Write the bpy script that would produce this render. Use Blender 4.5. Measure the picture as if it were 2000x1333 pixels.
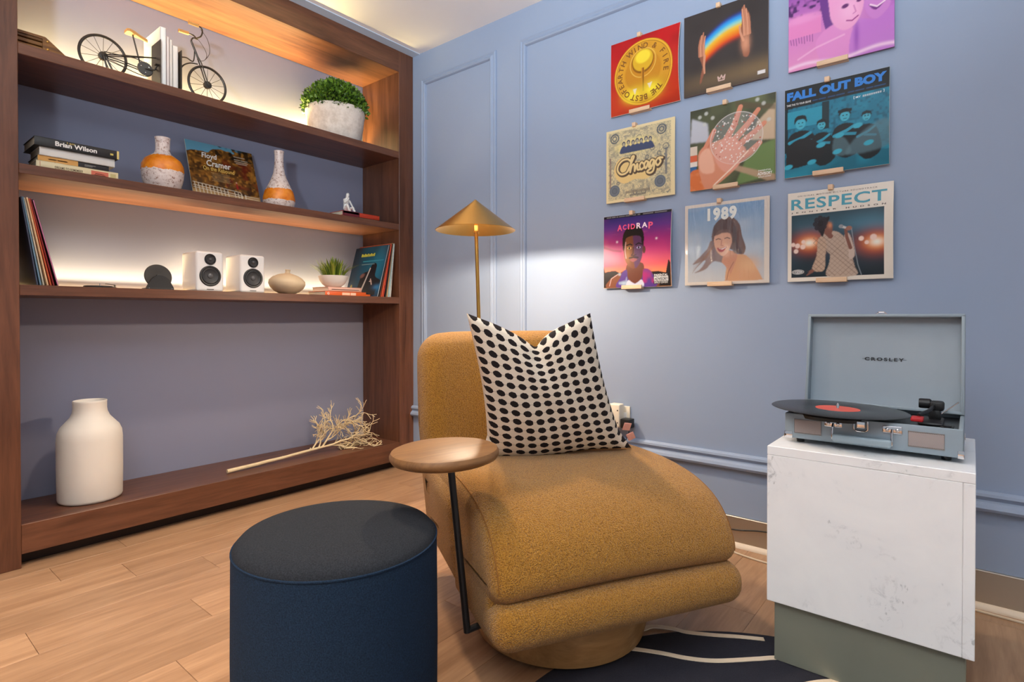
import bpy, bmesh, math, random
import numpy as np
from mathutils import Vector, Matrix, Euler

for o in list(bpy.data.objects):
    bpy.data.objects.remove(o)
SC = bpy.context.scene
COL = SC.collection
R = math.radians
PI = math.pi

# ---------------------------------------------------------------- camera
cam_d = bpy.data.cameras.new('camera')
cam = bpy.data.objects.new('camera', cam_d)
COL.objects.link(cam)
cam.location = (0, 0, 0.857)
cam.rotation_euler = (R(89.5), 0, R(39.2))
cam_d.sensor_width = 36
cam_d.lens = 1101.7 / 2000 * 36
cam_d.shift_y = -0.019
cam_d.clip_start = 0.02
SC.camera = cam

# ---------------------------------------------------------------- exposure, world, lamps
SC.view_settings.view_transform = 'Standard'
SC.view_settings.look = 'None'
SC.view_settings.gamma = 1
SC.view_settings.use_curve_mapping = False
SC.view_settings.exposure = 0.38

W = bpy.data.worlds.new('world')
SC.world = W
W.use_nodes = True
bg = W.node_tree.nodes['Background']
bg.inputs[0].default_value = (0.86, 0.93, 1.0, 1)
bg.inputs[1].default_value = 0.38


def lamp(name, kind, loc, energy, color, target=None, **kw):
    d = bpy.data.lights.new(name, kind)
    d.energy = energy
    d.color = color
    for k, v in kw.items():
        setattr(d, k, v)
    o = bpy.data.objects.new(name, d)
    COL.objects.link(o)
    o.location = loc
    if target is not None:
        o.rotation_euler = (Vector(target) - Vector(loc)).to_track_quat('-Z', 'Y').to_euler()
    return o


WARM = (1.0, 0.79, 0.58)
for (x, y, e) in ((-0.94, -1.4, 250), (-1.75, -1.7, 90), (0.2, -2.3, 90), (0.9, -0.3, 60), (-0.9, 0.55, 20), (-1.62, 1.2, 60)):
    lamp('ceiling_downlight', 'SPOT', (x, y, 2.33), e, WARM, (x, y, 0), spot_size=R(112), spot_blend=0.85, shadow_soft_size=0.06)

# added fill spot, no fixture seen: light thrown up at the ceiling from behind the viewpoint and coming back off it
lamp('ceiling_bounce_fill', 'SPOT', (0.1, -0.9, 1.45), 370, (0.80, 0.92, 1.0), (-0.3, -0.3, 2.35), spot_size=R(118), spot_blend=0.7, shadow_soft_size=0.12)

# ---------------------------------------------------------------- colour and material helpers
def lin(c):
    c = c / 255.0
    return c / 12.92 if c <= 0.04045 else ((c + 0.055) / 1.055) ** 2.4


def C3(rgb):
    return (lin(rgb[0]), lin(rgb[1]), lin(rgb[2]), 1.0)


class NT:
    """small node-tree writer"""
    def __init__(s, name):
        s.m = bpy.data.materials.new(name)
        s.m.use_nodes = True
        s.t = s.m.node_tree
        s.b = s.t.nodes['Principled BSDF']

    def n(s, kind, **kw):
        nd = s.t.nodes.new('ShaderNode' + kind)
        for k, v in kw.items():
            if k.startswith('i_'):
                nd.inputs[k[2:].replace('_', ' ')].default_value = v
            else:
                setattr(nd, k, v)
        return nd

    def l(s, a, b):
        s.t.links.new(a, b)

    def math(s, op, a, b=None, c=None):
        nd = s.t.nodes.new('ShaderNodeMath')
        nd.operation = op
        for i, v in enumerate((a, b, c)):
            if v is None:
                continue
            if isinstance(v, (int, float)):
                nd.inputs[i].default_value = v
            else:
                s.l(v, nd.inputs[i])
        return nd.outputs[0]

    def mix(s, fac, a, b):
        nd = s.t.nodes.new('ShaderNodeMix')
        nd.data_type = 'RGBA'
        for sock, v in ((nd.inputs[0], fac), (nd.inputs[6], a), (nd.inputs[7], b)):
            if isinstance(v, (int, float, tuple)):
                sock.default_value = v
            else:
                s.l(v, sock)
        return nd.outputs[2]

    def ramp(s, fac, stops):
        nd = s.t.nodes.new('ShaderNodeValToRGB')
        cr = nd.color_ramp
        while len(cr.elements) > 1:
            cr.elements.remove(cr.elements[-1])
        cr.elements[0].position = stops[0][0]
        cr.elements[0].color = stops[0][1]
        for p, c in stops[1:]:
            e = cr.elements.new(p)
            e.color = c
        s.l(fac, nd.inputs[0])
        return nd.outputs[0]

    def coord(s, kind='Object', scale=(1, 1, 1), rot=(0, 0, 0), loc=None):
        tc = s.n('TexCoord')
        mp = s.n('Mapping')
        mp.inputs['Scale'].default_value = scale
        mp.inputs['Rotation'].default_value = rot
        s.l(tc.outputs[kind], mp.inputs[0])
        if loc is not None:
            s.l(loc, mp.inputs['Location'])
        return mp.outputs[0]

    def noise(s, vec, scale, detail=3, rough=0.55, dist=0.0):
        nd = s.n('TexNoise')
        nd.inputs['Scale'].default_value = scale
        nd.inputs['Detail'].default_value = detail
        nd.inputs['Roughness'].default_value = rough
        nd.inputs['Distortion'].default_value = dist
        s.l(vec, nd.inputs['Vector'])
        return nd.outputs[0]

    def bump(s, h, strength=0.2, dist=0.002):
        nd = s.n('Bump')
        nd.inputs['Strength'].default_value = strength
        nd.inputs['Distance'].default_value = dist
        s.l(h, nd.inputs['Height'])
        s.l(nd.outputs[0], s.b.inputs['Normal'])

    def set(s, color=None, rough=None, metal=None, spec=None):
        for key, v in (('Base Color', color), ('Roughness', rough), ('Metallic', metal), ('Specular IOR Level', spec)):
            if v is None:
                continue
            if isinstance(v, (int, float, tuple)):
                s.b.inputs[key].default_value = v
            else:
                s.l(v, s.b.inputs[key])
        return s.m


def plain(name, rgb, rough=0.5, metal=0.0, var=0.06, scale=30, bump=0.0, bscale=200, spec=0.5):
    t = NT(name)
    v = t.coord()
    n = t.noise(v, scale)
    c = C3(rgb)
    lo = tuple(x * (1 - var) for x in c[:3]) + (1,)
    hi = tuple(min(1, x * (1 + var)) for x in c[:3]) + (1,)
    t.set(t.mix(n, lo, hi), rough, metal, spec)
    if bump:
        t.bump(t.noise(v, bscale), bump, 0.001)
    return t.m


def wood(name, dark, light, axis=1, fine=1.0, rough=0.42, per_object=False, bump=0.08, contrast=(0.3, 0.7)):
    t = NT(name)
    sc = [14.0 * fine] * 3
    sc[axis] = 1.1 * fine
    loc = None
    if per_object:
        oi = t.n('ObjectInfo')
        cb = t.n('CombineXYZ')
        t.l(t.math('MULTIPLY', oi.outputs['Random'], 37.0), cb.inputs[0])
        t.l(t.math('MULTIPLY', oi.outputs['Random'], 91.0), cb.inputs[1])
        loc = cb.outputs[0]
    v = t.coord('Object', tuple(sc), loc=loc)
    n1 = t.noise(v, 1.3, 5, 0.6, 1.2)
    n2 = t.noise(v, 7.0, 3, 0.6, 0.4)
    g = t.math('ADD', t.math('MULTIPLY', n1, 0.7), t.math('MULTIPLY', n2, 0.3))
    col = t.ramp(g, [(contrast[0], C3(dark)), (contrast[1], C3(light))])
    if per_object:
        oi = t.n('ObjectInfo')
        k = t.math('MULTIPLY_ADD', oi.outputs['Random'], 0.22, 0.89)
        hs = t.n('HueSaturation')
        t.l(k, hs.inputs['Value'])
        t.l(col, hs.inputs['Color'])
        col = hs.outputs[0]
    t.set(col, rough)
    t.bump(n2, bump, 0.001)
    return t.m


def printed(name, rough=0.35, spec=0.5):
    """flat print: the colours of the printed picture come from the mesh's own colour attribute"""
    t = NT(name)
    a = t.n('VertexColor')
    a.layer_name = 'print'
    t.set(a.outputs[0], rough, 0.0, spec)
    return t.m


M = {}
M['wall'] = plain('wall_paint_blue', (146, 161, 186), 0.55, var=0.02, scale=4, bump=0.03, bscale=500)
M['back'] = plain('wall_paint_slate', (138, 140, 162), 0.55, var=0.02, scale=4, bump=0.03, bscale=500)
M['ceiling'] = plain('ceiling_paint', (240, 238, 238), 0.7, var=0.01)
M['ceil_strip'] = plain('ceiling_margin_paint', (190, 205, 222), 0.6, var=0.01)
M['case_y'] = wood('walnut_lengthwise', (69, 39, 26), (120, 76, 53), 1, rough=0.36)
M['case_z'] = wood('walnut_upright', (69, 39, 26), (120, 76, 53), 2, rough=0.36)
M['plank'] = wood('oak_plank', (142, 105, 76), (198, 158, 122), 1, 1.0, 0.34, True, 0.05, (0.28, 0.74))
M['subfloor'] = plain('subfloor_dark', (60, 40, 28), 0.8)
M['table_wood'] = wood('tabletop_wood', (106, 70, 38), (154, 110, 66), 0, 1.6, 0.48)
M['base_wood'] = wood('chair_base_wood', (150, 106, 62), (192, 146, 94), 0, 1.4, 0.4)
M['clip_wood'] = wood('pale_birch', (206, 168, 132), (232, 200, 168), 0, 4, 0.5)
M['steel'] = plain('brushed_champagne_metal', (196, 186, 172), 0.34, 0.85, var=0.05, scale=6)
M['brass'] = plain('brushed_brass', (196, 150, 78), 0.3, 1.0, var=0.05, scale=40)
M['chrome'] = plain('chrome', (215, 215, 218), 0.12, 1.0, var=0.02)
M['black'] = plain('black_powder_coat', (22, 22, 24), 0.45, 0.0)
M['iron'] = plain('dark_iron', (70, 64, 58), 0.42, 0.6, var=0.12)
M['white'] = plain('white_lacquer', (238, 236, 232), 0.35, var=0.01)
M['ivory'] = plain('ivory_plastic', (232, 222, 204), 0.4, var=0.02)
M['pages'] = plain('book_pages', (232, 222, 200), 0.8, var=0.06, scale=120)
M['soil'] = plain('dark_soil', (44, 34, 26), 0.9, var=0.3, scale=90)
M['pink'] = plain('pink_label_cloth', (232, 168, 152), 0.8, var=0.08, scale=200)
M['print'] = printed('cover_print', 0.32, 0.3)
M['print_matt'] = printed('cover_print_matt', 0.6)


def emit(name, rgb, strength):
    t = NT(name)
    t.b.inputs['Base Color'].default_value = C3(rgb)
    t.b.inputs['Emission Color'].default_value = C3(rgb)
    t.b.inputs['Emission Strength'].default_value = strength
    return t.m


def ink(rgb, rough=0.5):
    k = 'ink_%d_%d_%d' % rgb
    if k not in M:
        M[k] = plain(k, rgb, rough, var=0.01)
    return M[k]


# ---------------------------------------------------------------- object helpers
def link(name, me, parent=None):
    o = bpy.data.objects.new(name, me)
    COL.objects.link(o)
    if parent is not None:
        o.parent = parent
    return o


def thing(name, label, cat, loc=(0, 0, 0), rotz=0.0, group=None, rot=None):
    o = link(name, None)
    o.empty_display_size = 0.05
    o.location = loc
    o.rotation_euler = rot if rot is not None else (0, 0, rotz)
    return tag(o, label, cat, group)


def tag(o, label, cat, group=None):
    o['label'] = label
    o['category'] = cat
    if group:
        o['group'] = group
    return o


def struct(o):
    o['kind'] = 'structure'
    return o


class MB:
    """collects shapes and links them as one mesh object"""
    def __init__(s):
        s.bm = bmesh.new()

    def box(s, x0, x1, y0, y1, z0, z1, r=0.0, seg=2, mat=None):
        ret = bmesh.ops.create_cube(s.bm, size=1.0)
        vs = ret['verts']
        for v in vs:
            v.co = Vector(((x0 + x1) / 2 + v.co.x * (x1 - x0), (y0 + y1) / 2 + v.co.y * (y1 - y0), (z0 + z1) / 2 + v.co.z * (z1 - z0)))
        if r > 0:
            es = list({e for v in vs for e in v.link_edges})
            res = bmesh.ops.bevel(s.bm, geom=es, offset=r, segments=seg, affect='EDGES', profile=0.5)
            vs = list({v for f in res['faces'] for v in f.verts} | {v for v in vs if v.is_valid})
        if mat is not None:
            for v in vs:
                v.co = mat @ v.co
        return vs

    def tube(s, pts, rad, seg=8, cap=True, closed=False):
        pts = [Vector(p) for p in pts]
        n = len(pts)
        rads = rad if isinstance(rad, (list, tuple)) else [rad] * n
        up = None
        rings = []
        for i, p in enumerate(pts):
            if closed:
                d = pts[(i + 1) % n] - pts[i - 1]
            else:
                d = pts[min(i + 1, n - 1)] - pts[max(i - 1, 0)]
            if d.length < 1e-9:
                d = Vector((0, 0, 1))
            d.normalize()
            if up is None:
                a = Vector((0, 0, 1)) if abs(d.z) < 0.9 else Vector((1, 0, 0))
                up = (a - d * a.dot(d)).normalized()
            else:
                up = (up - d * up.dot(d))
                if up.length < 1e-6:
                    a = Vector((0, 0, 1)) if abs(d.z) < 0.9 else Vector((1, 0, 0))
                    up = a - d * a.dot(d)
                up.normalize()
            sd = d.cross(up)
            rings.append([s.bm.verts.new(p + (up * math.cos(2 * PI * k / seg) + sd * math.sin(2 * PI * k / seg)) * rads[i]) for k in range(seg)])
        m = n if closed else n - 1
        for i in range(m):
            a, b = rings[i], rings[(i + 1) % n]
            for k in range(seg):
                s.bm.faces.new((a[k], a[(k + 1) % seg], b[(k + 1) % seg], b[k]))
        if cap and not closed:
            s.bm.faces.new(rings[0][::-1])
            s.bm.faces.new(rings[-1])

    def lathe(s, prof, seg=32, mat=None, ang=2 * PI, sx=1.0, sy=1.0):
        """prof: (radius, z) from bottom to top; radius 0 closes"""
        rings = []
        for r, z in prof:
            if r <= 1e-7:
                v = s.bm.verts.new((0, 0, z))
                rings.append([v] * seg)
            else:
                rings.append([s.bm.verts.new((r * sx * math.cos(ang * k / seg), r * sy * math.sin(ang * k / seg), z)) for k in range(seg)])
        for a, b in zip(rings[:-1], rings[1:]):
            for k in range(seg):
                q = []
                for v in (a[k], a[(k + 1) % seg], b[(k + 1) % seg], b[k]):
                    if v not in q:
                        q.append(v)
                if len(q) > 2:
                    try:
                        s.bm.faces.new(q)
                    except ValueError:
                        pass
        if mat is not None:
            done = set()
            for ring in rings:
                for v in ring:
                    if v not in done:
                        v.co = mat @ v.co
                        done.add(v)

    def poly(s, pts, depth=None):
        """flat polygon, or a prism when depth is a vector"""
        a = [s.bm.verts.new(p) for p in pts]
        s.bm.faces.new(a)
        if depth is not None:
            d = Vector(depth)
            b = [s.bm.verts.new(Vector(p) + d) for p in pts]
            s.bm.faces.new(b[::-1])
            n = len(a)
            for i in range(n):
                s.bm.faces.new((a[i], b[i], b[(i + 1) % n], a[(i + 1) % n]))

    def grid(s, fn, nu, nv, closed_u=False):
        vs = [[s.bm.verts.new(fn(i / (nu if closed_u else nu - 1), j / (nv - 1))) for j in range(nv)] for i in range(nu)]
        for i in range(nu if closed_u else nu - 1):
            for j in range(nv - 1):
                k = (i + 1) % nu
                s.bm.faces.new((vs[i][j], vs[k][j], vs[k][j + 1], vs[i][j + 1]))
        return vs

    def build(s, name, mat, parent=None, smooth=True, angle=35, fix=True):
        if fix:
            bmesh.ops.recalc_face_normals(s.bm, faces=s.bm.faces)
        me = bpy.data.meshes.new(name)
        s.bm.to_mesh(me)
        s.bm.free()
        if mat is not None:
            me.materials.append(mat)
        if smooth:
            me.polygons.foreach_set('use_smooth', [True] * len(me.polygons))
            me.set_sharp_from_angle(angle=R(angle))
        return link(name, me, parent)


def ball(mb, c, rx, ry, rz, seg=16, rings=10, mat=None):
    prof = [(math.sin(PI * i / rings), -math.cos(PI * i / rings)) for i in range(rings + 1)]
    prof[0] = (0, -1)
    prof[-1] = (0, 1)
    m = Matrix.Translation(c) @ (mat if mat is not None else Matrix.Identity(4)) @ Matrix.Diagonal((rx, ry, rz, 1))
    mb.lathe(prof, seg, m)


def bez(p0, p1, p2, p3, n=12):
    p0, p1, p2, p3 = map(Vector, (p0, p1, p2, p3))
    out = []
    for i in range(n + 1):
        t = i / n
        u = 1 - t
        out.append(p0 * u ** 3 + p1 * 3 * u * u * t + p2 * 3 * u * t * t + p3 * t ** 3)
    return out


def spline(pts, n=6):
    """Catmull-Rom through points"""
    pts = [Vector(p) for p in pts]
    out = []
    for i in range(len(pts) - 1):
        p0 = pts[max(i - 1, 0)]
        p1, p2 = pts[i], pts[i + 1]
        p3 = pts[min(i + 2, len(pts) - 1)]
        for k in range(n):
            t = k / n
            out.append(0.5 * ((2 * p1) + (p2 - p0) * t + (2 * p0 - 5 * p1 + 4 * p2 - p3) * t * t + (3 * p1 - p0 - 3 * p2 + p3) * t ** 3))
    out.append(pts[-1])
    return out


# ---------------------------------------------------------------- lettering
_tc = {}


def glyph_mesh(text, offset=0.0, shear=0.0, spacing=1.0):
    key = (text, offset, shear, spacing)
    if key not in _tc:
        cu = bpy.data.curves.new('lettering', 'FONT')
        cu.body = text
        cu.size = 1.0
        cu.offset = offset
        cu.shear = shear
        cu.space_character = spacing
        cu.resolution_u = 3
        ob = bpy.data.objects.new('lettering', cu)
        COL.objects.link(ob)
        bpy.context.view_layer.update()
        me = bpy.data.meshes.new_from_object(ob.evaluated_get(bpy.context.evaluated_depsgraph_get()))
        v = np.zeros(len(me.vertices) * 3)
        me.vertices.foreach_get('co', v)
        v = v.reshape(-1, 3)
        f = [tuple(p.vertices) for p in me.polygons]
        bpy.data.objects.remove(ob)
        bpy.data.curves.remove(cu)
        bpy.data.meshes.remove(me)
        _tc[key] = (v, f)
    return _tc[key]


def lettering(items, mat, parent, place, name='lettering'):
    """items: (text, x0, y0, x1, y1[, offset, shear, spacing]) boxes in a flat unit frame; place maps (x, y) to 3-D"""
    for it in items:
        text, x0, y0, x1, y1 = it[:5]
        off, sh, sp = (list(it[5:]) + [0.0, 0.0, 1.0][len(it) - 5:])[:3]
        v, f = glyph_mesh(text, off, sh, sp)
        if len(v) == 0:
            continue
        mn, mx = v.min(0), v.max(0)
        sx = (x1 - x0) / max(mx[0] - mn[0], 1e-6)
        sy = (y1 - y0) / max(mx[1] - mn[1], 1e-6)
        me = bpy.data.meshes.new(name)
        me.from_pydata([place(x0 + (p[0] - mn[0]) * sx, y0 + (p[1] - mn[1]) * sy) for p in v], [], f)
        me.materials.append(mat)
        link(name, me, parent)


def lettering_arc(text, mat, parent, place, cx, cy, r, a0, a1, h, off=0.02, name='lettering'):
    """letters on a circle, clockwise from a0 to a1 (degrees), tops outward"""
    V, F = [], []
    chars = [c for c in text]
    n = len(chars)
    for i, c in enumerate(chars):
        if c == ' ':
            continue
        a = R(a0 + (a1 - a0) * i / max(n - 1, 1))
        v, f = glyph_mesh(c, off)
        mn, mx = v.min(0), v.max(0)
        b = len(V)
        k = h / 0.73
        for p in v:
            lx = (p[0] - (mn[0] + mx[0]) / 2) * k
            ly = p[1] * k
            rr = r + ly
            x = cx + rr * math.cos(a) + lx * math.sin(a)
            y = cy + rr * math.sin(a) - lx * math.cos(a)
            V.append(place(x, y))
        F += [tuple(q + b for q in t) for t in f]
    me = bpy.data.meshes.new(name)
    me.from_pydata(V, [], F)
    me.materials.append(mat)
    return link(name, me, parent)
# ================================================================ the room
WX, WY, CH = -2.842, 2.165, 2.352       # bookcase wall, panelled wall, ceiling height
X1, Y0 = 1.9, -2.6                      # how far the room runs on towards and past the viewer

mb = MB(); mb.box(WX - 0.1, X1, Y0, WY + 0.1, -0.12, -0.012)
floor = struct(mb.build('floor', M['subfloor'], smooth=False))

# oak planks laid along the bookcase wall, each a piece of its own
plank_me = {}
rng = random.Random(5)
PW = 0.1503
rows = int((X1 - (-2.883)) / PW)
known = {3: 0.487, 6: 0.345, 7: 0.703}   # end joints seen in the photograph
for i in range(rows):
    xa = -2.883 + i * PW
    y = Y0 + rng.uniform(0, 1.1)
    cuts = [Y0]
    if i in known:
        y = known[i] - 1.22 * math.floor((known[i] - Y0) / 1.22)
    while y < WY:
        if y - cuts[-1] > 0.02:
            cuts.append(y)
        y += 1.22
    cuts.append(WY)
    for ya, yb in zip(cuts[:-1], cuts[1:]):
        key = round(yb - ya, 3)
        if key not in plank_me:
            mb = MB()
            mb.box(-PW / 2 + 0.00025, PW / 2 - 0.00025, -key / 2 + 0.0006, key / 2 - 0.0006, -0.012, 0.0, 0.0005, 1)
            o = mb.build('plank', M['plank'], floor, smooth=False)
            plank_me[key] = o.data
        else:
            o = link('plank', plank_me[key], floor)
        o.location = (xa + PW / 2, (ya + yb) / 2, 0)

mb = MB(); mb.box(WX - 0.1, X1, WY, WY + 0.1, -0.012, CH)
struct(mb.build('wall_right', M['wall'], smooth=False))
mb = MB(); mb.box(WX - 0.1, WX, Y0, WY, -0.012, CH)
struct(mb.build('wall_left', M['back'], smooth=False))
mb = MB(); mb.box(WX - 0.1, X1, Y0, WY + 0.1, CH, CH + 0.1)
struct(mb.build('ceiling', M['ceiling'], smooth=False))

# pale margin strip where the ceiling meets the bookcase
mb = MB(); mb.box(-2.5, -2.442, Y0, WY, CH - 0.004, CH + 0.01)
struct(mb.build('trim_1', M['ceil_strip'], smooth=False))


def moulding(mb, a, b, inward, prof, mit0=0, mit1=0):
    """sweeps a profile (along inward, out of the wall) from a to b; mitre amounts shift the ends"""
    a, b, inw = Vector(a), Vector(b), Vector(inward)
    d = (b - a).normalized()
    out = Vector((0, -1, 0))
    ra = [mb.bm.verts.new(a + inw * p + out * q + d * (p * mit0)) for p, q in prof]
    rb = [mb.bm.verts.new(b + inw * p + out * q - d * (p * mit1)) for p, q in prof]
    n = len(prof)
    for i in range(n):
        mb.bm.faces.new((ra[i], ra[(i + 1) % n], rb[(i + 1) % n], rb[i]))
    mb.bm.faces.new(ra[::-1])
    mb.bm.faces.new(rb)


PROF = [(0, 0), (0, .006), (.003, .010), (.008, .012), (.012, .009), (.015, .0065), (.019, .008), (.024, .014), (.029, .016), (.034, .013), (.037, .007), (.038, 0)]
for k, (xa, xb, zt) in enumerate(((-2.424, -1.866, 2.2), (-1.711, 0.62, 2.2))):
    mb = MB()
    y = WY
    moulding(mb, (xa, y, 0.35), (xa, y, zt), (1, 0, 0), PROF, 0, 1)
    moulding(mb, (xb, y, 0.35), (xb, y, zt), (-1, 0, 0), PROF, 0, 1)
    moulding(mb, (xa, y, zt), (xb, y, zt), (0, 0, -1), PROF, 1, 1)
    struct(mb.build('trim_%d' % (k + 2), M['wall'], angle=25))
# chair rail low on the panelled wall
RAIL = [(0, 0), (0, .010), (.006, .018), (.014, .020), (.020, .014), (.026, .011), (.032, .014), (.038, .022), (.048, .026), (.056, .022), (.060, .012), (.062, 0)]
mb = MB()
moulding(mb, (-2.5, WY, 0.345), (X1, WY, 0.345), (0, 0, -1), RAIL)
struct(mb.build('trim_4', M['wall'], angle=25))
# brushed metal skirting with a pale quarter round at its foot
mb = MB(); mb.box(-2.5, X1, WY - 0.012, WY, 0, 0.11, 0.0015, 1)
struct(mb.build('baseboard_right', M['steel'], smooth=False))
mb = MB()
pr = [(0, 0)] + [(0.016 * math.cos(R(a)), 0.016 * math.sin(R(a))) for a in (0, 18, 36, 54, 72, 90)]
ra = [mb.bm.verts.new((-2.5, WY - 0.012 - p, q)) for p, q in pr]
rb = [mb.bm.verts.new((X1, WY - 0.012 - p, q)) for p, q in pr]
for i in range(len(pr)):
    mb.bm.faces.new((ra[i], ra[(i + 1) % len(pr)], rb[(i + 1) % len(pr)], rb[i]))
mb.bm.faces.new(ra); mb.bm.faces.new(rb[::-1])
struct(mb.build('trim_5', plain('quarter_round_paint', (222, 206, 186), 0.5), angle=50))

# ================================================================ the bookcase
BF, BB = -2.5, -2.838
YL, YR = 0.427, 2.062
bc = thing('bookcase', 'tall built-in walnut bookcase with three open shelves', 'bookcase', (0, 0, 0))


def part(name, x0, x1, y0, y1, z0, z1, mat, parent, r=0.0015):
    mb = MB(); mb.box(x0, x1, y0, y1, z0, z1, r, 1)
    return mb.build(name, mat, parent, smooth=False)


part('side_panel', BB, BF, YL - 0.104, YL, 0, CH, M['case_z'], bc)
part('side_panel', BB, BF, YR, WY - 0.001, 0, CH, M['case_z'], bc)
part('header', BB, BF, YL, YR, 2.231, CH, M['case_y'], bc)
part('shelf', BB, BF - 0.001, YL, YR, 1.748, 1.785, M['case_y'], bc)
part('shelf', BB, BF - 0.001, YL, YR, 1.344, 1.378, M['case_y'], bc)
part('shelf', BB, BF - 0.001, YL, YR, 0.930, 0.966, M['case_y'], bc)
part('bottom_shelf', BB, BF - 0.001, YL, YR, 0.047, 0.148, M['case_y'], bc)
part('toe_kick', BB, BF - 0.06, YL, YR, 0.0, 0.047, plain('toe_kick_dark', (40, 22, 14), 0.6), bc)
led_m = emit('led_diffuser', (255, 205, 130), 9.0)
for z in (1.785, 0.966):
    o = part('led_strip', -2.836, -2.822, YL + 0.02, YR - 0.02, z, z + 0.007, led_m, bc, 0)
    o['label'] = 'glowing warm light strip at the back of the shelf'
    lamp('shelf_light', 'AREA', (-2.822, (YL + YR) / 2, z + 0.012), 17 if z > 1.5 else 7, (1.0, 0.76, 0.30) if z > 1.5 else (1.0, 0.78, 0.42), (-2.75, (YL + YR) / 2, z + 0.45),
         shape='RECTANGLE', size=YR - YL - 0.06, size_y=0.012, spread=R(98))
# ================================================================ armchair
def boucle():
    t = NT('mustard_boucle')
    v = t.coord()
    vo = t.n('TexVoronoi')
    vo.inputs['Scale'].default_value = 380
    t.l(v, vo.inputs['Vector'])
    n1 = t.noise(v, 260, 3, 0.6)
    n2 = t.noise(v, 9, 2)
    g = t.math('ADD', t.math('MULTIPLY', vo.outputs['Distance'], 0.6), t.math('MULTIPLY', n1, 0.5))
    col = t.ramp(g, [(0.25, C3((204, 146, 50))), (0.75, C3((142, 94, 26)))])
    t.set(col, 0.92, 0.0, 0.2)
    t.b.inputs['Sheen Weight'].default_value = 0.25
    t.b.inputs['Sheen Roughness'].default_value = 0.5
    t.bump(t.math('SUBTRACT', 1.0, g), 0.9, 0.006)
    return t.m


M['boucle'] = boucle()


def rounded_extrude(mb, prof, X, r, n=7, xf=None, crown=0.0):
    """extrudes a closed (y, z) outline over x in [-X, X] with rounded ends of radius r"""
    P = [Vector((p[0], p[1])) for p in prof]
    m = len(P)
    area = sum(P[i].x * P[(i + 1) % m].y - P[(i + 1) % m].x * P[i].y for i in range(m))
    sgn = 1 if area > 0 else -1
    nrm = []
    for i in range(m):
        d = (P[(i + 1) % m] - P[i - 1]).normalized()
        nrm.append(Vector((d.y, -d.x)) * sgn)
    xs = []
    for k in range(n + 1):
        a = PI / 2 * k / n
        xs.append((-X + r - r * math.sin(PI / 2 - a), r - r * math.cos(PI / 2 - a)))
    mid = [(-(X - r) + (2 * (X - r)) * k / 10.0, 0.0) for k in range(1, 10)]
    seq = xs + mid + [(-x, d) for x, d in reversed(xs)]
    rings = []
    for x, d in seq:
        ring = []
        for p, q in zip(P, nrm):
            c = p - q * d
            co = Vector((x, c.x, c.y))
            if crown:
                co.z += crown * (1 - (x / X) ** 2)
            if xf:
                co = xf(co)
            ring.append(mb.bm.verts.new(co))
        rings.append(ring)
    for a, b in zip(rings[:-1], rings[1:]):
        for k in range(m):
            mb.bm.faces.new((a[k], a[(k + 1) % m], b[(k + 1) % m], b[k]))
    mb.bm.faces.new(rings[0])
    mb.bm.faces.new(rings[-1][::-1])


def smooth_loop(pts, n=5):
    pts = [Vector((p[0], p[1], 0)) for p in pts]
    m = len(pts)
    out = []
    for i in range(m):
        p0, p1, p2, p3 = pts[i - 1], pts[i], pts[(i + 1) % m], pts[(i + 2) % m]
        for k in range(n):
            t = k / n
            v = 0.5 * ((2 * p1) + (p2 - p0) * t + (2 * p0 - 5 * p1 + 4 * p2 - p3) * t * t + (3 * p1 - p0 - 3 * p2 + p3) * t ** 3)
            out.append((v.x, v.y))
    return out


ch = thing('swivel_armchair', 'armless mustard boucle swivel chair with attached round side table', 'chair', (-0.89, 1.323, 0.0062), R(60.7))
# turned wooden plinth it swivels on
mb = MB(); mb.lathe([(0, 0.0), (.220, 0.0), (.230, .006), (.243, .05), (.252, .10), (.246, .112), (0, .112)], 64, Matrix.Translation((-.018, -.008, 0)))
mb.build('swivel_base', M['base_wood'], ch)
# lower roll along the front
mb = MB()
rounded_extrude(mb, smooth_loop([(-.262, .119), (-.300, .126), (-.322, .148), (-.327, .174), (-.320, .202), (-.298, .221), (-.262, .227), (-.226, .220), (-.206, .198), (-.200, .173), (-.206, .146), (-.226, .126)], 4), .341, .050, 7, xf=lambda c: Vector((c.x + .019, c.y, c.z)))
mb.build('lower_roll', M['boucle'], ch, angle=60)
mb = MB(); mb.box(-.3172, .3552, -.262, .02, .128, .315, .022, 4)
mb.build('seat_base', M['boucle'], ch, angle=60)
# seat cushion with a waterfall front
SEAT = smooth_loop([(.30, .412), (.18, .428), (.05, .432), (-.06, .427), (-.15, .411), (-.222, .380), (-.270, .336), (-.296, .290), (-.304, .258), (-.297, .234), (-.278, .219), (-.24, .20), (-.10, .19), (.10, .19), (.27, .19), (.315, .22), (.325, .32)], 5)
SX, SR, SC = .337, .046, .019
mb = MB()
rounded_extrude(mb, SEAT, SX, SR, 7, crown=0.010, xf=lambda c: Vector((c.x + SC, c.y, c.z)))
seat = mb.build('seat_cushion', M['boucle'], ch, angle=60)
thread = plain('dark_mustard_thread', (140, 92, 34), 0.9)
for s in (-1, 1):
    line = []
    dd = SR * (1 - math.cos(R(42)))
    for i in range(8, 43):
        p0, p1, p2 = SEAT[i - 1], SEAT[i], SEAT[i + 1]
        t_ = Vector((p2[0] - p0[0], p2[1] - p0[1])).normalized()
        n_ = Vector((t_.y, -t_.x)) * -1          # points into the cushion
        xx = SX - SR + SR * math.sin(R(42))
        line.append((SC + s * xx, p1[0] - n_.x * -dd * -1 * -1, p1[1] - n_.y * -dd * -1 * -1 + .010 * (1 - (xx / SX) ** 2)))
    mb = MB(); mb.tube(line, .0016, 6)
    mb.build('seam', thread, ch)
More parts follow.
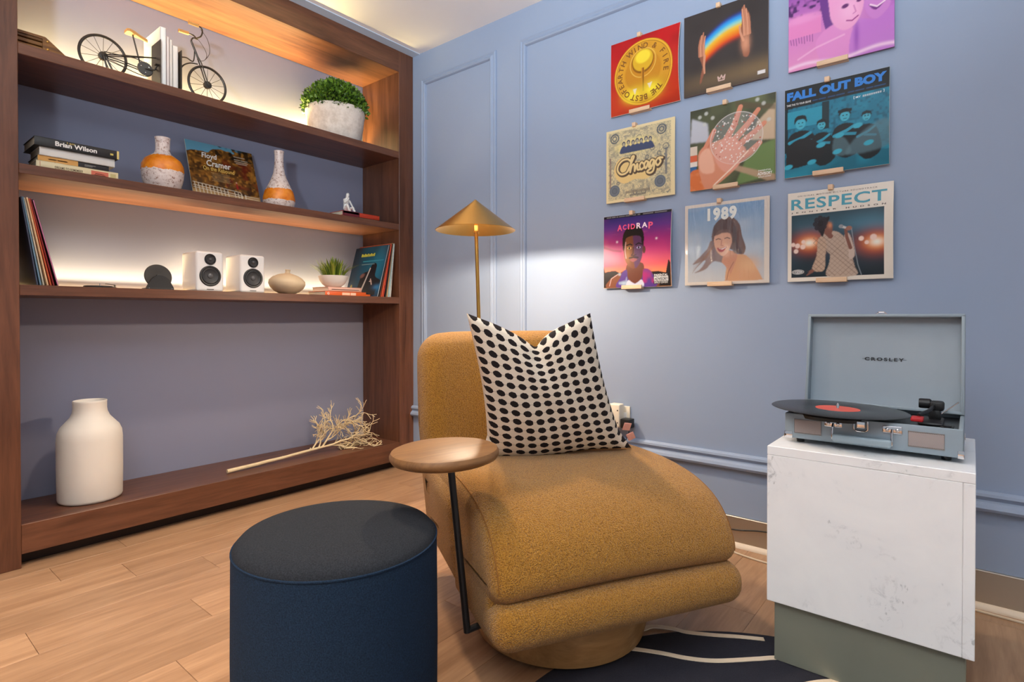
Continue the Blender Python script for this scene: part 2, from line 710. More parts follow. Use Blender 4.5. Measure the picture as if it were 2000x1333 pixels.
# upholstered tub that carries the back
mb = MB(); mb.box(-.332, .332, -.025, .432, .119, .420, .055, 6)
for v_ in mb.bm.verts:
    c = v_.co
    low = .925 + .075 * min(1, max(0, (c.z - .117) / .25))
    rear = 1 - 0.06 * max(0, (c.y - 0.15) / 0.28) ** 2
    v_.co = Vector((-.004 + c.x * low * rear, c.y, c.z + (.022 * max(0, (.30 - c.y) / .3) * -1 if c.z > .3 else 0)))
mb.build('tub', M['boucle'], ch, angle=60)
# backrest: thick, gently wrapped and leaning back
mb = MB()


def back_xf(c):
    # c.x across, c.y depth, c.z height
    k = (c.z - 0.30) / 0.5
    y = c.y + 0.085 * k - 0.10 * (c.x / 0.34) ** 2 * (0.55 + 0.3 * k)
    x = c.x * (0.93 + 0.075 * min(1, max(0, k + .2) / .6)) - 0.022
    z = c.z - 0.022 * max(0, (abs(c.x) - 0.16) / 0.18) ** 2 * max(0, (c.z - 0.6) / 0.2)
    return Vector((x, y, z))


rounded_extrude(mb, smooth_loop([(.27, .33), (.27, .45), (.268, .60), (.272, .70), (.285, .765), (.325, .797), (.375, .797), (.415, .768), (.432, .70), (.436, .55), (.43, .40), (.41, .30), (.34, .27), (.28, .28)], 4), .316, .075, 8, xf=back_xf)
mb.build('backrest', M['boucle'], ch, angle=60)
# swing-out table
mb = MB()
mb.tube([(-.372, -.150, .520), (-.338, -.176, .120)], .0085, 12)
mb.tube([(-.338, -.176, .124), (-.28, -.165, .128)], .0075, 10)
mb.build('table_pole', M['black'], ch)
mb = MB()
mb.lathe([(0, -.014), (.112, -.014), (.121, -.010), (.126, -.002), (.126, .004), (.122, .011), (.115, .014), (0, .014)], 64)
tt = mb.build('table_top', M['table_wood'], ch)
tt.location = (-.386, -.155, .533)
tt.rotation_euler = (R(-1.0), R(-1.6), R(12))

# ---------------------------------------------------------------- cushion
def pillow_mat():
    t = NT('dotted_cushion_cloth')
    tc = t.n('UVMap')
    sp = t.n('SeparateXYZ')
    t.l(tc.outputs[0], sp.inputs[0])
    NX, NY = 11.5, 15.5
    u = t.math('FRACT', t.math('MULTIPLY', sp.outputs[0], NX))
    v = t.math('FRACT', t.math('MULTIPLY', sp.outputs[1], NY))
    a = t.math('ABSOLUTE', t.math('SUBTRACT', u, 0.5))
    b = t.math('ABSOLUTE', t.math('SUBTRACT', v, 0.5))
    # cloud-shaped dot
    d = t.math('ADD', t.math('POWER', t.math('MULTIPLY', a, 2.65), 1.9), t.math('POWER', t.math('MULTIPLY', b, 2.75), 2.0))
    wob = t.noise(t.coord('UV', (1, 1, 1)), 95, 2)
    d = t.math('ADD', d, t.math('MULTIPLY_ADD', wob, 0.7, -0.35))
    dot = t.math('LESS_THAN', d, 0.92)
    line = t.math('LESS_THAN', b, 0.035)
    cream = t.mix(t.noise(t.coord('UV'), 300, 2), C3((226, 212, 192)), C3((240, 230, 214)))
    col = t.mix(t.math('MULTIPLY', line, 0.45), cream, C3((128, 116, 104)))
    col = t.mix(dot, col, C3((38, 33, 34)))
    t.set(col, 0.9, 0.0, 0.2)
    t.bump(t.noise(t.coord('UV'), 420, 2), 0.35, 0.002)
    return t.m


M['pillow'] = pillow_mat()
th_ = R(39.2)


def cw(u, w, z):
    """room position from distance to the right of and ahead of the viewpoint line"""
    return Vector((u * math.cos(th_) - w * math.sin(th_), u * math.sin(th_) + w * math.cos(th_), z))


def make_pillow():
    pb, pt = cw(.142, 1.722, .444), cw(.118, 1.868, .80)
    up = (pt - pb).normalized()
    rt = cw(.986, .168, 0).normalized()
    nm = rt.cross(up).normalized()       # towards the back of the cushion
    up = nm.cross(rt)
    root = thing('throw_pillow', 'square cream pillow with rows of black cloud-shaped dots', 'pillow', pb)
    root.rotation_euler = Matrix((rt, nm, up)).transposed().to_euler()
    N = 44
    hw, hh = 0.216, 0.440
    V, F, UV = [], [], []

    def outline(s, t):
        # s in -1..1 across, t in 0..1 up; pinched sides, karate-chopped top, spread foot
        side = 1 - 0.16 * math.sin(PI * min(1, max(0, t))) * 0.35 - 0.21 * t
        x = s * hw * side
        x += 0.020 * (abs(s) ** 6) * (1 if s > 0 else -1) * (max(0, 0.16 - t) / 0.16)
        z = t * hh
        notch = math.exp(-(abs(s + 0.02) / 0.42) ** 1.25)
        z -= 0.085 * notch * max(0, (t - 0.45) / 0.55) ** 1.7
        z += 0.022 * (abs(s) ** 3) * t ** 4
        z += 0.010 * math.sin(PI * s) * (1 - t) - 0.006 * (1 - s * s) * (1 - t) * -1
        x -= 0.275 * z
        return x, z
    for side in (-1, 1):
        base = len(V)
        for j in range(N + 1):
            for i in range(N + 1):
                s = -1 + 2 * i / N
                t = j / N
                x, z = outline(s, t)
                e = max(0.0, (1 - s ** 2)) * max(0.0, 1 - (2 * t - 1) ** 2)
                puff = 0.078 * e ** 0.42 + 0.0
                sag = 1.12 - 0.42 * t
                y = side * puff * sag
                crease = math.exp(-(s + 0.02) ** 2 / 0.012) * max(0, (t - 0.62) / 0.38) ** 2
                y *= (1 - 0.75 * crease)
                y += side * 0.0035 * math.sin(9 * s + 5 * t) * math.sin(7 * t + 2) * e
                V.append((x, y, z))
                UV.append((i / N, t))
        for j in range(N):
            for i in range(N):
                a = base + j * (N + 1) + i
                q = (a, a + 1, a + N + 2, a + N + 1)
                F.append(q if side < 0 else q[::-1])
    me = bpy.data.meshes.new('cover')
    me.from_pydata(V, [], F)
    uv = me.uv_layers.new(name='UVMap')
    for lp in me.loops:
        uv.data[lp.index].uv = UV[lp.vertex_index]
    bm = bmesh.new(); bm.from_mesh(me)
    bmesh.ops.remove_doubles(bm, verts=bm.verts, dist=1e-5)
    bm.to_mesh(me); bm.free()
    me.materials.append(M['pillow'])
    me.polygons.foreach_set('use_smooth', [True] * len(me.polygons))
    link('cover', me, root)
    for k, (x, z, a) in enumerate(((.208, .082, 8), (.226, .046, -28))):
        mb = MB()
        mb.box(-.012, .012, -.0012, .0012, -.013, .013, .0008, 1, Matrix.Translation((x, 0.0, z)) @ Matrix.Rotation(R(a), 4, 'Y'))
        o = mb.build('sewn_label', M['pink'], root, smooth=False)
        o['label'] = 'small pink sewn-in cloth label'
    return root


make_pillow()

# ---------------------------------------------------------------- ottoman
def denim(nm, lo, hi):
    t = NT(nm)
    v = t.coord()
    wv = t.n('TexWave')
    wv.wave_type = 'BANDS'
    wv.bands_direction = 'DIAGONAL'
    wv.inputs['Scale'].default_value = 420
    wv.inputs['Distortion'].default_value = 1.2
    wv.inputs['Detail'].default_value = 1
    wv.inputs['Detail Scale'].default_value = 3
    t.l(v, wv.inputs['Vector'])
    n = t.noise(v, 420, 2)
    g = t.math('ADD', t.math('MULTIPLY', wv.outputs[0], 0.25), t.math('MULTIPLY', n, 0.75))
    t.set(t.ramp(g, [(0.25, C3(lo)), (0.8, C3(hi))]), 0.95, 0, 0.15)
    t.bump(g, 0.5, 0.0015)
    return t.m


M['denim'] = denim('daylight_tinted_twill', (18, 26, 36), (38, 60, 86))  # blue of window daylight mixed into the side cloth's colour
M['denim_top'] = denim('charcoal_twill', (26, 28, 32), (54, 57, 63))
oc = cw(-0.356, 1.155, 0)
ot = thing('ottoman', 'round dark twill drum ottoman in front of the chair', 'ottoman', (oc.x, oc.y, 0))
mb = MB(); mb.lathe([(0, .012), (.185, .012), (.196, .018), (.2, .03), (.2015, .20), (.2, .392), (.1985, .402)], 80)
mb.build('side_cover', M['denim'], ot)
mb = MB(); mb.lathe([(.1985, .402), (.1955, .411), (.188, .419), (.16, .4265), (.10, .431), (0, .433)], 80)
mb.build('top_cover', M['denim_top'], ot)
mb = MB(); mb.tube([(.1988 * math.cos(2 * PI * k / 80), .1988 * math.sin(2 * PI * k / 80), .4035) for k in range(80)], .0024, 6, closed=True)
mb.build('piping', M['denim'], ot)
for k in range(4):
    a = PI / 4 + k * PI / 2
    mb = MB(); mb.lathe([(0, 0), (.016, 0), (.018, .013), (0, .013)], 16, Matrix.Translation((.14 * math.cos(a), .14 * math.sin(a), 0)))
    mb.build('glide', M['black'], ot)

# ---------------------------------------------------------------- rug
def rug_mat():
    t = NT('charcoal_rug')
    v = t.coord()
    n = t.noise(v, 14, 4)
    f = t.noise(v, 420, 2)
    c = t.mix(n, C3((26, 27, 36)), C3((48, 48, 58)))
    c = t.mix(t.math('MULTIPLY', f, 0.35), c, C3((78, 78, 88)))
    t.set(c, 0.95, 0, 0.15)
    t.bump(f, 0.5, 0.002)
    return t.m


rug = thing('round_rug', 'dark charcoal round rug with cream wavy lines', 'rug', (-0.17, 1.03, 0))
mb = MB(); mb.lathe([(0, 0.0005), (.612, 0.0005), (.617, .003), (.614, .0055), (0, .006)], 120)
mb.build('pile', rug_mat(), rug, angle=50)
cream = plain('cream_rug_line', (226, 206, 180), 0.9, bump=0.3, bscale=400)
lines = [[(-.69, 1.395), (-.676, 1.437), (-.630, 1.462), (-.591, 1.470), (-.53, 1.502), (-.474, 1.537), (-.42, 1.566)],
         [(-.72, 1.22), (-.694, 1.275), (-.678, 1.302), (-.610, 1.335), (-.543, 1.359), (-.484, 1.394), (-.408, 1.466), (-.376, 1.498), (-.30, 1.56)],
         [(-.72, 1.02), (-.64, 1.12), (-.52, 1.19), (-.40, 1.28), (-.306, 1.415), (-.248, 1.485), (-.15, 1.55)],
         [(-.68, .86), (-.56, .98), (-.42, 1.05), (-.28, 1.16), (-.16, 1.30), (-.05, 1.42), (.10, 1.50)],
         [(-.58, .68), (-.44, .80), (-.28, .88), (-.12, 1.0), (0.02, 1.14), (.16, 1.26), (.34, 1.31)],
         [(-.40, .54), (-.26, .64), (-.10, .72), (.08, .84), (.22, .96), (.36, 1.04), (.42, 1.05)]]
for ln in lines:
    pts = spline([(x + 0.17, y - 1.03, 0) for x, y in ln], 8)
    mb = MB()
    L, Rr = [], []
    for i, p in enumerate(pts):
        d = (pts[min(i + 1, len(pts) - 1)] - pts[max(i - 1, 0)]).normalized()
        nn = Vector((-d.y, d.x, 0)) * 0.0075 * min(1, (i + 1) / 5)
        L.append(mb.bm.verts.new((p + nn).to_tuple()[:2] + (0.0072,)))
        Rr.append(mb.bm.verts.new((p - nn).to_tuple()[:2] + (0.0072,)))
    for i in range(len(pts) - 1):
        mb.bm.faces.new((L[i], Rr[i], Rr[i + 1], L[i + 1]))
    r = bmesh.ops.extrude_face_region(mb.bm, geom=mb.bm.faces[:])
    for v in r['geom']:
        if isinstance(v, bmesh.types.BMVert):
            v.co.z = 0.005
    mb.build('woven_line', cream, rug, smooth=False)

# ---------------------------------------------------------------- marble plinth
def marble():
    t = NT('white_marble')
    v = t.coord('Object', (1, 1, 1))
    big = t.noise(v, 4.0, 4, 0.6, 0.8)
    fine = t.noise(v, 26, 6, 0.72, 1.2)
    speck = t.noise(t.coord('Object', (60, 60, 34)), 1.0, 3, 0.6)
    c = t.mix(t.ramp(big, [(0.38, (0, 0, 0, 1)), (0.7, (1, 1, 1, 1))]), C3((250, 250, 250)), C3((240, 241, 243)))
    vein = t.math('MULTIPLY', t.ramp(big, [(0.52, (0, 0, 0, 1)), (0.64, (1, 1, 1, 1))]), t.ramp(fine, [(0.53, (0, 0, 0, 1)), (0.70, (1, 1, 1, 1))]))
    c = t.mix(t.math('MULTIPLY', vein, 0.75), c, C3((160, 164, 168)))
    sp = t.math('MULTIPLY', t.ramp(speck, [(0.66, (0, 0, 0, 1)), (0.72, (1, 1, 1, 1))]), t.ramp(big, [(0.5, (0, 0, 0, 1)), (0.6, (1, 1, 1, 1))]))
    c = t.mix(t.math('MULTIPLY', sp, 0.6), c, C3((126, 132, 134)))
    t.set(c, 0.28)
    return t.m


M['marble'] = marble()
PX0, PX1, PY0, PY1, PZ0, PZ1 = -0.390, 0.008, 1.475, 1.895, 0.156, 0.539
pl = thing('marble_plinth', 'white marble cube plinth on a recessed metal base', 'plinth', (0, 0, 0))
pl.location = (-0.191, 1.685, 0)


def ppart(name, x0, x1, y0, y1, z0, z1, mat, r=0.0012):
    mb = MB(); mb.box(x0 + .191, x1 + .191, y0 - 1.685, y1 - 1.685, z0, z1, r, 1)
    return mb.build(name, mat, pl, smooth=False)


ppart('metal_base', PX0 + .014, PX1 - .014, PY0 + .016, PY1 - .016, 0.0062, PZ0, plain('brushed_bronze_grey', (146, 148, 134), 0.42, 0.35, var=0.07, scale=8))
ppart('top_slab', PX0, PX1, PY0, PY1, PZ1 - .022, PZ1, M['marble'])
ppart('front_slab', PX0 + .0, PX1 - .0203, PY0 + .0004, PY0 + .02, PZ0, PZ1 - .0223, M['marble'])
ppart('side_slab', PX1 - .02, PX1, PY0, PY1, PZ0, PZ1 - .0222, M['marble'])
ppart('side_slab', PX0, PX0 + .02, PY0 + .0202, PY1, PZ0, PZ1 - .0222, M['marble'])
ppart('back_slab', PX0 + .02, PX1 - .02, PY1 - .02, PY1, PZ0, PZ1 - .0222, M['marble'])

# ---------------------------------------------------------------- floor lamp
lp = thing('floor_lamp', 'slim brass floor lamp with cone shade behind the chair', 'lamp', (-1.502, 1.672, 0))
mb = MB(); mb.lathe([(0, 0), (.12, 0), (.124, .004), (.124, .012), (.12, .016), (.02, .018), (.012, .03), (0, .03)], 48)
mb.build('base', M['brass'], lp)
mb = MB(); mb.tube([(0, 0, .02), (-.0505, 0, 1.262)], .0075, 14)
mb.build('pole', M['brass'], lp)
mb = MB()
mb.lathe([(.160, 1.204), (.1615, 1.205), (.010, 1.322), (.004, 1.328), (0, 1.329)], 72, Matrix.Translation((-.052, 0, 0)))
mb.lathe([(.160, 1.204), (.1575, 1.205), (.008, 1.3175), (0, 1.319)], 72, Matrix.Translation((-.052, 0, 0)))
mb.build('cone_shade', M['brass'], lp, angle=40)
mb = MB(); mb.lathe([(.0, 1.192), (.010, 1.192), (.011, 1.194), (.011, 1.202), (.0, 1.204)], 24, Matrix.Translation((-.0478, 0, 0)))
mb.build('collar', M['brass'], lp)
mb = MB()
mb.lathe([(0, 1.256), (.030, 1.256), (.034, 1.262), (.030, 1.276), (0, 1.28)], 24, Matrix.Translation((-.050, 0, 0)))
mb.build('socket', M['brass'], lp)
mb = MB(); mb.lathe([(.009, 1.247), (.028, 1.247), (.029, 1.250), (.028, 1.256), (.009, 1.256)], 24, Matrix.Translation((-.050, 0, 0)))
mb.build('bulb', emit('lamp_bulb', (255, 224, 180), 10.0), lp)
lamp('floor_lamp_light', 'POINT', (-1.552, 1.672, 1.231), 37.0, (1.0, 0.84, 0.64), shadow_soft_size=0.018)
# ================================================================ suitcase record player
grey = plain('grey_blue_leatherette', (140, 154, 164), 0.5, var=0.03, scale=60, bump=0.12, bscale=700)
grey_in = plain('grey_blue_lining', (148, 160, 170), 0.6, var=0.02)
deckm = plain('black_deck', (18, 18, 20), 0.35)
rp = thing('record_player', 'grey-blue suitcase record player with lid open on the plinth', 'record player', (-0.190, 1.549, 0.5392))
HW, DP, Z0, ZT = 0.1775, 0.256, 0.012, 0.074
mb = MB()
mb.box(-HW, HW, 0, .009, Z0, ZT, .003, 2)
mb.box(-HW, HW, DP - .009, DP, Z0, ZT, .003, 2)
mb.box(-HW, -HW + .009, .004, DP - .004, Z0, ZT, .003, 2)
mb.box(HW - .009, HW, .004, DP - .004, Z0, ZT, .003, 2)
mb.box(-HW + .003, HW - .003, .003, DP - .003, Z0, Z0 + .006)
mb.build('case', grey, rp)
mb = MB(); mb.box(-HW + .0085, HW - .0085, .0085, DP - .0085, Z0 + .04, Z0 + .052)
mb.build('deck', deckm, rp, smooth=False)
# lid: shallow tray leaning back
lidm = Matrix.Translation((0, DP + .002, ZT - .004)) @ Matrix.Rotation(R(-9), 4, 'X')
LH, LD, LT = .252, .040, .008
mb = MB()
for b in ((-HW, HW, -.006, 0, 0, LH), (-HW, HW, -LD, -.003, LH - LT, LH), (-HW, HW, -LD, -.003, 0, LT), (-HW, -HW + LT, -LD, -.003, .002, LH - .002), (HW - LT, HW, -LD, -.003, .002, LH - .002)):
    mb.box(*b, .002, 2, lidm)
lid = mb.build('lid', grey, rp)
mb = MB(); mb.box(-HW + LT, HW - LT, -.0085, -.006, LT, LH - LT, 0, 1, lidm)
mb.build('lid_lining', grey_in, rp, smooth=False)
lettering([('CROSLEY', -.039, .1275, .051, .137, .045, 0, 1.4)], ink((30, 34, 40)), rp, lambda x, y: tuple(lidm @ Vector((x, -.0092, y))))
mb = MB(); mb.box(-.044, .056, -.0094, -.0088, .1318, .1326, 0, 1, lidm)
mb.build('lettering_bar', ink((30, 34, 40)), rp, smooth=False)
mb = MB()
mb.box(-.014, .014, -.034, -.012, LH, LH + .002, .0005, 1, lidm)
mb.tube([tuple(lidm @ Vector(p)) for p in ((-.012, -.03, LH + .002), (-.006, -.034, LH + .006), (.006, -.034, LH + .006), (.012, -.03, LH + .002))], .0015, 8)
mb.build('lid_clasp', M['chrome'], rp)
mb = MB(); mb.tube([tuple(lidm @ Vector((HW - .012, -.038, .030))), (HW - .05, DP - .05, ZT - .002)], .0016, 8)
mb.build('lid_stay', M['chrome'], rp)
for x in (-.11, .11):
    mb = MB(); mb.box(x - .02, x + .02, DP - .002, DP + .004, ZT - .014, ZT + .012, .001, 1)
    mb.build('hinge', M['chrome'], rp)
# front: grilles, handle, clasps
gm = NT('grille_cloth')
wv = gm.n('TexChecker'); wv.inputs['Scale'].default_value = 640
gm.l(gm.coord(), wv.inputs['Vector'])
gm.set(gm.mix(wv.outputs[1], C3((164, 152, 149)), C3((142, 131, 129))), 0.8)
for x0, x1 in ((-.155, -.095), (.080, .145)):
    mb = MB(); mb.box(x0, x1, -.0016, .001, Z0 + .015, Z0 + .047, .0014, 2)
    g = mb.build('speaker_grille', gm.m, rp)
    mb = MB()
    zz0, zz1 = Z0 + .014, Z0 + .048
    mb.tube([(x0, -.0012, zz0), (x1, -.0012, zz0), (x1, -.0012, zz1), (x0, -.0012, zz1)], .0011, 6, closed=True)
    mb.build('grille_rim', plain('grille_rim_grey', (150, 146, 144), 0.4, 0.6), g)
for x in (-.069, .050):
    mb = MB()
    mb.box(x - .019, x + .019, -.003, .001, Z0 + .038, Z0 + .055, .0025, 2)
    ball(mb, (x - .010, -.003, Z0 + .0465), .0042, .0028, .0042, 12, 8)
    ball(mb, (x + .010, -.003, Z0 + .0465), .0042, .0028, .0042, 12, 8)
    mb.build('handle_mount', M['chrome'], rp)
    mb = MB()
    mb.tube([(x, -.004, Z0 + .047), (x, -.012, Z0 + .040), (x, -.014, Z0 + .022), (x, -.013, Z0 + .012)], .0024, 8)
    mb.build('handle_link', M['chrome'], rp)
mb = MB(); mb.box(-.069, .050, -.021, -.006, Z0 + .006, Z0 + .0245, .005, 3)
mb.build('handle', plain('grey_blue_handle', (148, 166, 176), 0.4), rp)
mb = MB()
mb.tube([(-.0255, -.003, Z0 + .060), (-.0255, -.004, Z0 + .040), (-.019, -.005, Z0 + .036), (-.004, -.005, Z0 + .036), (.0025, -.004, Z0 + .040), (.0025, -.003, Z0 + .060)], .0022, 8)
mb.box(-.020, -.003, -.005, .001, Z0 + .043, Z0 + .059, .0015, 2)
mb.build('front_clasp', M['chrome'], rp)
for sx in (-1, 1):
    for y in (0, DP):
        mb = MB()
        sy = -1 if y == 0 else 1
        mb.box(sx * HW - .010, sx * HW + .0015 * sx + (.010 if sx < 0 else 0), y - .0015 if y == 0 else y - .018, y + .018 if y == 0 else y + .0015, Z0 - .001, Z0 + .016, .0015, 2) if sx > 0 else mb.box(-HW - .0015, -HW + .018, y - .0015 if y == 0 else y - .018, y + .018 if y == 0 else y + .0015, Z0 - .001, Z0 + .016, .0015, 2)
        mb.build('corner_guard', M['chrome'], rp)
        mb = MB(); mb.lathe([(0, 0), (.009, 0), (.010, .012), (0, .012)], 16, Matrix.Translation((sx * (HW - .03), .03 if y == 0 else DP - .03, .0002)))
        mb.build('foot', M['black'], rp)
# works: platter, tonearm, switches
CX, CY = -.073, .081
mb = MB(); mb.lathe([(0, Z0 + .052), (.10, Z0 + .052), (.102, Z0 + .06), (.098, Z0 + .070), (0, Z0 + .070)], 48, Matrix.Translation((CX, CY, 0)))
mb.build('platter', deckm, rp)
mb = MB(); mb.lathe([(0, Z0 + .07), (.0035, Z0 + .07), (.0035, .094), (.002, .098), (0, .099)], 12, Matrix.Translation((CX, CY, 0)))
mb.build('spindle', M['chrome'], rp)
tx, ty = .118, .150
mb = MB(); mb.box(tx - .026, tx + .022, ty - .075, ty + .030, Z0 + .052, Z0 + .060, .004, 2)
mb.box(tx - .008, tx + .016, ty - .012, ty + .014, Z0 + .058, Z0 + .082, .004, 2)
mb.build('tonearm_base', M['black'], rp)
mb = MB()
mb.tube([(tx + .003, ty + .030, .104), (tx + .003, ty, .104), (tx - .004, ty - .06, .098), (tx - .022, ty - .098, .090)], .0042, 10)
mb.lathe([(0, -.012), (.011, -.012), (.012, -.008), (.012, .010), (.009, .013), (0, .013)], 18, Matrix.Translation((tx - .016, ty + .004, .106)) @ Matrix.Rotation(R(90), 4, 'Y'))
mb.box(tx - .006, tx + .022, ty - .014, ty + .016, .092, .114, .005, 2)
mb.build('tonearm', M['black'], rp)
mb = MB(); mb.box(tx - .036, tx - .012, ty - .125, ty - .092, .078, .088, .003, 2, None)
mb.build('cartridge', plain('red_cartridge', (176, 30, 36), 0.4), rp)
mb = MB(); mb.box(.135, .160, .070, .100, Z0 + .052, Z0 + .0545, .001, 1); mb.box(.141, .155, .076, .084, Z0 + .054, Z0 + .0575, .001, 1)
mb.build('switch_plate', M['black'], rp)
mb = MB(); mb.lathe([(0, Z0 + .052), (.008, Z0 + .052), (.0075, Z0 + .062), (0, Z0 + .063)], 20, Matrix.Translation((.149, .042, 0)))
mb.build('knob', M['black'], rp)

# the vinyl lying on the platter
vin = thing('vinyl_record', 'black vinyl disc with red label on the record player', 'record', (-0.190 + CX, 1.549 + CY, 0.5392 + Z0 + .0705))
vin.rotation_euler = (R(-0.5), R(0.9), 0)
vm = NT('grooved_vinyl')
wv = vm.n('TexWave'); wv.wave_type = 'RINGS'; wv.rings_direction = 'Z'; wv.inputs['Scale'].default_value = 240
vm.l(vm.coord(), wv.inputs['Vector'])
vm.set((0.012, 0.012, 0.013, 1), 0.28)
vm.bump(wv.outputs[0], 0.25, 0.0004)
mb = MB(); mb.lathe([(.0038, .0), (.150, .0), (.1524, .0012), (.150, .0024), (.052, .0024), (.0505, .0018), (.0038, .0018)], 96)
mb.build('disc', vm.m, vin)
mb = MB(); mb.lathe([(.0038, .0018), (.050, .0018), (.0498, .0024), (.0038, .0024)], 48)
mb.build('centre_label', ink((206, 84, 70)), vin)
lettering([('SIDE', -.012, .022, .012, .028), ('A', -.004, .012, .004, .020, .02)], ink((240, 214, 200)), vin, lambda x, y: (x, y, .0026)) if False else None
# ================================================================ printed sleeves
class Paint:
    """small picture in linear colour that is handed to a sleeve as its print"""
    def __init__(s, rgb=(255, 255, 255), N=176):
        s.N = N
        y, x = np.mgrid[0:N, 0:N]
        s.x = x / (N - 1.0)
        s.y = y / (N - 1.0)
        s.a = np.zeros((N, N, 3))
        s.a[:] = C3(rgb)[:3]
        s.rs = np.random.RandomState(7)

    def put(s, mask, rgb, alpha=1.0):
        m = np.clip(mask, 0, 1)[..., None] * alpha
        s.a = s.a * (1 - m) + np.array(C3(rgb)[:3]) * m
        return s

    def soft(s, m, k=1):
        for _ in range(k):
            p = np.pad(m, 1, mode='edge')
            m = (p[:-2, 1:-1] + p[2:, 1:-1] + p[1:-1, :-2] + p[1:-1, 2:] + 2 * p[1:-1, 1:-1]) / 6
        return m

    def ell(s, cx, cy, rx, ry, rgb, alpha=1.0, edge=None, ang=0):
        c, sn = math.cos(R(ang)), math.sin(R(ang))
        dx, dy = s.x - cx, s.y - cy
        u, v = (dx * c + dy * sn) / rx, (-dx * sn + dy * c) / ry
        d = np.sqrt(u * u + v * v)
        e = edge if edge is not None else 0.7 / (s.N * min(rx, ry))
        return s.put((1 - d) / e + 0.5, rgb, alpha)

    def glow(s, cx, cy, rx, ry, rgb, alpha=1.0, p=1.0, ang=0):
        c, sn = math.cos(R(ang)), math.sin(R(ang))
        dx, dy = s.x - cx, s.y - cy
        u, v = (dx * c + dy * sn) / rx, (-dx * sn + dy * c) / ry
        return s.put(np.exp(-(u * u + v * v) ** p), rgb, alpha)

    def ring(s, cx, cy, r, w, rgb, alpha=1.0):
        d = np.sqrt((s.x - cx) ** 2 + (s.y - cy) ** 2)
        return s.put((w / 2 - np.abs(d - r)) * s.N + 0.5, rgb, alpha)

    def rect(s, x0, y0, x1, y1, rgb, alpha=1.0):
        m = np.minimum(np.minimum(s.x - x0, x1 - s.x), np.minimum(s.y - y0, y1 - s.y)) * s.N + 0.5
        return s.put(m, rgb, alpha)

    def poly(s, pts, rgb, alpha=1.0, soft=1):
        ins = np.zeros_like(s.x, bool)
        n = len(pts)
        for i in range(n):
            (xa, ya), (xb, yb) = pts[i], pts[(i + 1) % n]
            if ya == yb:
                continue
            ins ^= ((s.y > min(ya, yb)) & (s.y <= max(ya, yb)) & (s.x < (xb - xa) * (s.y - ya) / (yb - ya) + xa))
        return s.put(s.soft(ins.astype(float), soft), rgb, alpha)

    def blob(s, pts, rgb, alpha=1.0, soft=1, n=6):
        """closed smooth outline"""
        return s.poly(smooth_loop(pts, n), rgb, alpha, soft)

    def line(s, pts, w, rgb, alpha=1.0, w1=None):
        d = np.full_like(s.x, 9.0)
        n = len(pts) - 1
        for i in range(n):
            (xa, ya), (xb, yb) = pts[i], pts[i + 1]
            L = max((xb - xa) ** 2 + (yb - ya) ** 2, 1e-9)
            t = np.clip(((s.x - xa) * (xb - xa) + (s.y - ya) * (yb - ya)) / L, 0, 1)
            wi = w if w1 is None else w + (w1 - w) * (i + t) / n
            d = np.minimum(d, np.hypot(s.x - xa - t * (xb - xa), s.y - ya - t * (yb - ya)) - wi / 2)
        return s.put(-d * s.N + 0.5, rgb, alpha)

    def grad(s, stops, axis='y', mask=None):
        t = s.y if axis == 'y' else s.x
        P = [p for p, c in stops]
        c = np.stack([np.interp(t, P, [C3(q)[k] for p, q in stops]) for k in range(3)], -1)
        if mask is None:
            s.a = c
        else:
            s.a = s.a * (1 - mask[..., None]) + c * mask[..., None]
        return s

    def nz(s, k, seed=1):
        r = np.random.RandomState(seed)
        g = r.rand(k + 1, k + 1)
        xi, yi = s.x * k * 0.9999, s.y * k * 0.9999
        x0, y0 = xi.astype(int), yi.astype(int)
        fx, fy = xi - x0, yi - y0
        fx, fy = fx * fx * (3 - 2 * fx), fy * fy * (3 - 2 * fy)
        return (g[y0, x0] * (1 - fx) + g[y0, x0 + 1] * fx) * (1 - fy) + (g[y0 + 1, x0] * (1 - fx) + g[y0 + 1, x0 + 1] * fx) * fy

    def box(s, x0, y0, x1, y1):
        return ((s.x >= x0) & (s.x <= x1) & (s.y >= y0) & (s.y <= y1)).astype(float)


